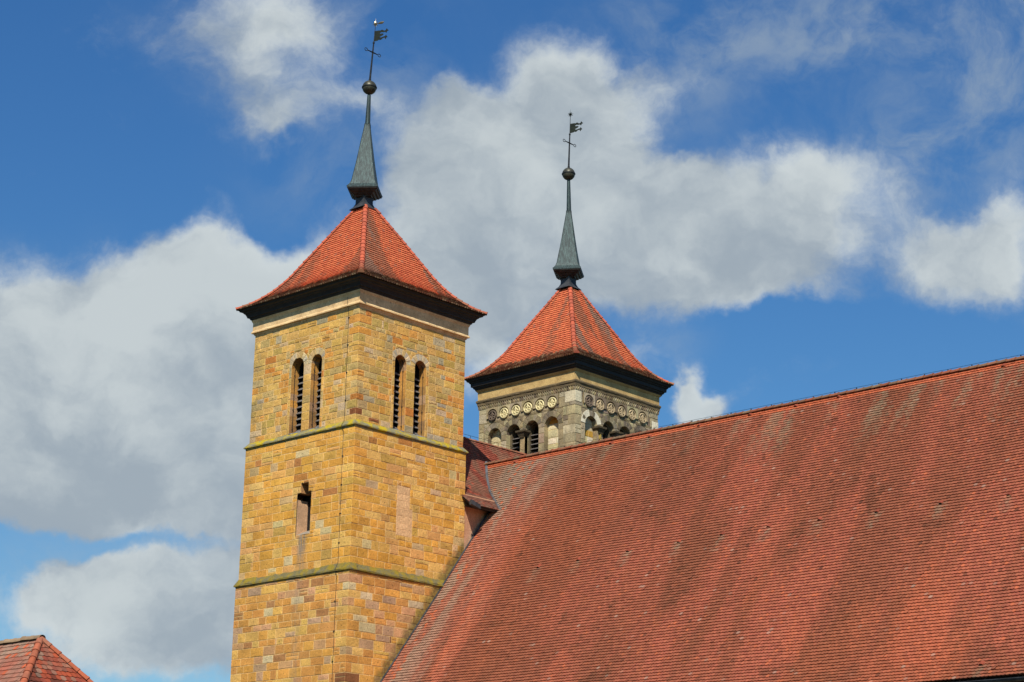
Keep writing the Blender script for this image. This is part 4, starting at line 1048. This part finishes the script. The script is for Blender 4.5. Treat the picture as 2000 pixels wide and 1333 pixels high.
# gable wall of the nave beside the tower, plastered
gw = MB(ON)
gw.mesh([(3.58, y, z) for y, z in ((3.30, 15), (5.5, 15), (5.5, nz(5.5)-.1), (4.55, nz(4.55)-.08), (3.30, nz(3.30)-.08))]+[(3.58, 3.30, 20.2), (3.58, 5.5, 20.2)],
        [(0, 1, 6, 5)])
gw.build('plaster_gable', M['pink'], NV)
gv = MB(ON)
gv.mesh([(3.70, -2.75, 9), (3.70, 17.4, 9), (3.70, 17.4, 9.4), (3.70, YR, ZR-.12), (3.70, -2.75, nz(-2.75)-.12)], [(0, 1, 2, 3, 4)]); gv.mesh([(XE-.15, 17.4, 9), (XE-.15, -2.75, 9), (XE-.15, -2.75, nz(-2.75)-.12), (XE-.15, YR, ZR-.12), (XE-.15, 17.4, zz_n+.4)], [(0, 1, 2, 3, 4)]); gv.build('gable_wall', M['wall_render'], NV)
# flashing along the foot of the tower wall
fl = MB(ON)
a = nsurf(3.70, .3, .05); pts = [nsurf(3.705, v, .055) for v in np.linspace(.2, vy(5.0), 30)]
fl.tube(pts, .035, 6); fl.build('flashing', M['lead_dark'], roof)
# ================================================================== CROSS WING between the towers
OC = (0, YR, 0)
CW = thing('cross_wing', 'short tiled cross wing between the two towers, its roof half in tower shadow', 'church wing', OC)
ZC = 24.02; CP = [(4.28, 19.60), (2.2, 21.20), (.0, ZC)]
cp = smooth_profile(CP, 1); cl = sum(math.dist(a, b) for a, b in zip(cp, cp[1:]))
def csurf(u, v, h):
    x, z, dx, dz = profile_point(cp, max(0, min(v, cl-1e-4))); return (x+h*dz, u, z-h*dx)
def chps(v):
    x, z, dx, dz = profile_point(cp, max(0, min(v+.08, cl-1e-4)))
    H = [(1, 0, -3.20)]
    yv = YR+(z-ZR)/MS
    if z < ZR+.05:                                    # valley side, where the nave roof comes up
        x2, z2, _, _ = profile_point(cp, max(0, min(v+.24, cl-1e-4))); yv2 = YR+(z2-ZR)/MS
        H.append(hp_line((yv+.02, v+.08), (yv2+.02, v+.24)))
    else: H.append((-1, 0, 11.45))
    return H
def ccol(u, v, r):
    c = lerp3(s2l(172, 84, 62), s2l(140, 70, 52), r.random()); n = fbm(u*1.2, v*.5, 71, 3)
    c = lerp3(c, s2l(150, 118, 92), sm(n, .45, .68)*.6)
    if r.random() < .04: c = s2l(196, 98, 70)
    if v < 1.1: c = lerp3(c, s2l(152, 124, 100), .6*r.random()+.2)
    g_ = r.uniform(.82, 1.08); return tuple(q*g_ for q in c)
cb = MB(OC); tiles(cb, csurf, 3.2, 11.5, cl, chps, ccol, r=random.Random(77))
cr = cb.build('roof', M['tile'], CW)
bb = MB(OC)
for (x0, z0_), (x1, z1_) in zip(cp, cp[1:]):
    ya, yb = YR+(z0_-ZR)/MS+.1, YR+(z1_-ZR)/MS+.1
    if z1_ > ZR-.2: yb = 11.45
    if z0_ > ZR-.2: ya = 11.45
    bb.poly([(x0-.05, 3.2, z0_-.05), (x0-.05, ya, z0_-.05), (x1-.05, yb, z1_-.05), (x1-.05, 3.2, z1_-.05)], (.05, .03, .02))
bb.poly([(0, 3.2, ZC-.03), (0, 11.45, ZC-.03), (-4.2, 11.45, 19.6), (-4.2, 3.2, 19.6)], s2l(150, 76, 54))
bb.build('roof_boarding', M['tile'], cr)
rb = MB(OC); ridge_tiles(rb, [(0, 3.3, ZC+.0), (0, 11.4, ZC+.0)], r0=.10, L=.36, colour=lambda a, r: shade(r, .8, 1.1, lerp3(s2l(196, 104, 74), s2l(160, 126, 96), r.random()*.8)), r=random.Random(3)); rb.build('ridge_tiles', M['tile'], cr)
rw = MB(OC); rp = []
for i in range(9):
    y = 3.5+i*.98; rw.tube([(0, y, ZC+.05), (0, y, ZC+.21)], .012, 5); rp.append((0, y, ZC+.2+rnd.uniform(-.02, .02)))
rw.tube(rp, .009, 4); rw.build('ridge_wire', M['iron'], cr)
vl = MB(OC); vp = []                                   # lead valley
for z in [22.75, 22.3, 21.8, 21.4, 21.2, 20.9, 20.5, 20.1, 19.75, 19.6]:
    # x on the cross roof profile at this height
    for (x0, z0_), (x1, z1_) in zip(cp, cp[1:]):
        if z0_ <= z <= z1_: xx = x0+(x1-x0)*(z-z0_)/(z1_-z0_); break
    vp.append((xx+.045, YR+(z-ZR)/MS, z+.02))
vl.tube(vp, .05, 6); vl.tube([(p[0]+.09, p[1]-.03, p[2]-.01) for p in vp], .028, 5); vl.build('valley_lead', M['lead'], cr)
sf = MB(OC); sf.mesh([(4.24, 3.35, 19.60), (4.24, 5.05, 19.60), (4.16, 5.05, 19.50), (4.16, 3.35, 19.50), (3.60, 3.35, 19.62), (3.60, 5.05, 19.62)], [(0, 1, 2, 3), (3, 2, 5, 4)]); sf.build('eaves_board', M['black_wood'], CW)
gg = MB(OC); gg.mesh([(4.26, 3.02, 19.70), (4.26, 3.62, 19.60), (4.40, 3.62, 19.62), (4.40, 3.02, 19.78), (4.30, 3.02, 19.52), (4.30, 3.62, 19.42), (4.42, 3.02, 19.56), (4.42, 3.62, 19.42)],
    [(3, 2, 7, 6), (4, 5, 1, 0), (6, 7, 5, 4), (1, 5, 7, 2), (0, 3, 6, 4)]); gg.build('gutter', M['lead_dark'], CW)
ww = MB(OC); ww.box(-3.4, 3.56, 3.46, 11.4, 0, 19.5); ww.build('wall', M['wall_render'], CW)
# ================================================================== HOUSE at the lower left
AX, AY, AZ = 24.41, -32.01, 7.86; OH = (20, AY, 0); PH = 1.16; RUN = 3.6
HS = thing('house', 'low house whose red tiled hipped roof peeps in at the lower left corner', 'house', OH)
CH = math.sqrt(1+PH*PH); vl_h = RUN*CH; XW = 8.0
def hcol(u, v, r):
    c = lerp3(s2l(196, 104, 76), s2l(182, 106, 84), r.random()); n = fbm(u*.9, v*.3, 91, 4)
    c = lerp3(c, s2l(168, 132, 108), sm(n, .42, .62)*.65)
    if v > vl_h-.7: c = lerp3(c, s2l(180, 156, 130), .5*r.random()+.2)
    if r.random() < .05: c = s2l(214, 104, 64)
    g_ = r.uniform(.84, 1.1); return tuple(q*g_ for q in c)
def ecol(u, v, r):
    c = lerp3(s2l(192, 88, 54), s2l(160, 76, 56), r.random()); n = fbm(u*1.4, v*.8, 95, 4)
    c = lerp3(c, s2l(74, 50, 38), sm(n, .50, .64)*.75); 
    if v > vl_h-1.2: c = lerp3(c, s2l(160, 132, 108), .6*r.random())
    if r.random() < .08: c = lerp3(c, s2l(170, 140, 116), .6)
    g_ = r.uniform(.8, 1.1); return tuple(q*g_ for q in c)
hb = MB(OH); Lr = AX-XW
ssurf = lambda u, v, h: (u, AY-RUN+v/CH-h*PH/CH, AZ-PH*RUN+v*PH/CH+h/CH)
tiles(hb, ssurf, XW-RUN, AX+RUN, vl_h, lambda v: [hp_line((AX+RUN, 0), (AX, vl_h)), hp_line((XW, vl_h), (XW-RUN, 0)), (0, -1, vl_h)], hcol, tw=.135, ex=.148, th=.017, r=random.Random(1))
esurf = lambda u, v, h: (AX+RUN-v/CH+h*PH/CH, AY+u, AZ-PH*RUN+v*PH/CH+h/CH)
tiles(hb, esurf, -RUN, RUN, vl_h, lambda v: [hp_line((RUN, 0), (0, vl_h)), hp_line((0, vl_h), (-RUN, 0))], ecol, tw=.135, ex=.148, th=.017, r=random.Random(2))
zb_ = AZ-PH*RUN
hb.poly([(XW-RUN, AY-RUN, zb_-.05), (AX+RUN, AY-RUN, zb_-.05), (AX, AY, AZ-.05), (XW, AY, AZ-.05)], (.05, .03, .02))
hb.poly([(AX+RUN, AY-RUN, zb_-.05), (AX+RUN, AY+RUN, zb_-.05), (AX, AY, AZ-.05)], (.05, .03, .02))
hb.poly([(AX+RUN, AY+RUN, zb_), (XW-RUN, AY+RUN, zb_), (XW, AY, AZ-.03), (AX, AY, AZ-.03)], s2l(170, 84, 60))
hb.poly([(XW-RUN, AY+RUN, zb_), (XW-RUN, AY-RUN, zb_), (XW, AY, AZ-.03)], s2l(170, 84, 60))
hr = hb.build('roof', M['tile'], HS)
hcl = lambda a, r: shade(r, .8, 1.0, lerp3(s2l(206, 110, 74), s2l(176, 130, 104), max(0, r.random()-.4)))
for e in ((AX+RUN, AY-RUN), (AX+RUN, AY+RUN)):
    q = MB(OH); ridge_tiles(q, [(e[0], e[1], zb_+.03), (AX, AY, AZ+.03)], r0=.085, L=.30, colour=hcl, r=random.Random(int(e[1]*3))); q.build('hip_tiles', M['tile'], hr)
q = MB(OH); ridge_tiles(q, [(XW, AY, AZ+.02), (AX+.05, AY, AZ+.02)], r0=.10, L=.36, colour=lambda a, r: shade(r, .8, 1.1, s2l(176, 146, 112)), r=random.Random(4)); q.build('ridge_tiles', M['tile'], hr)
hw_ = MB(OH); hw_.box(XW-RUN+.4, AX+RUN-.4, AY-RUN+.4, AY+RUN-.4, 0, zb_+.2); hw_.build('wall', M['wall_render'], HS)
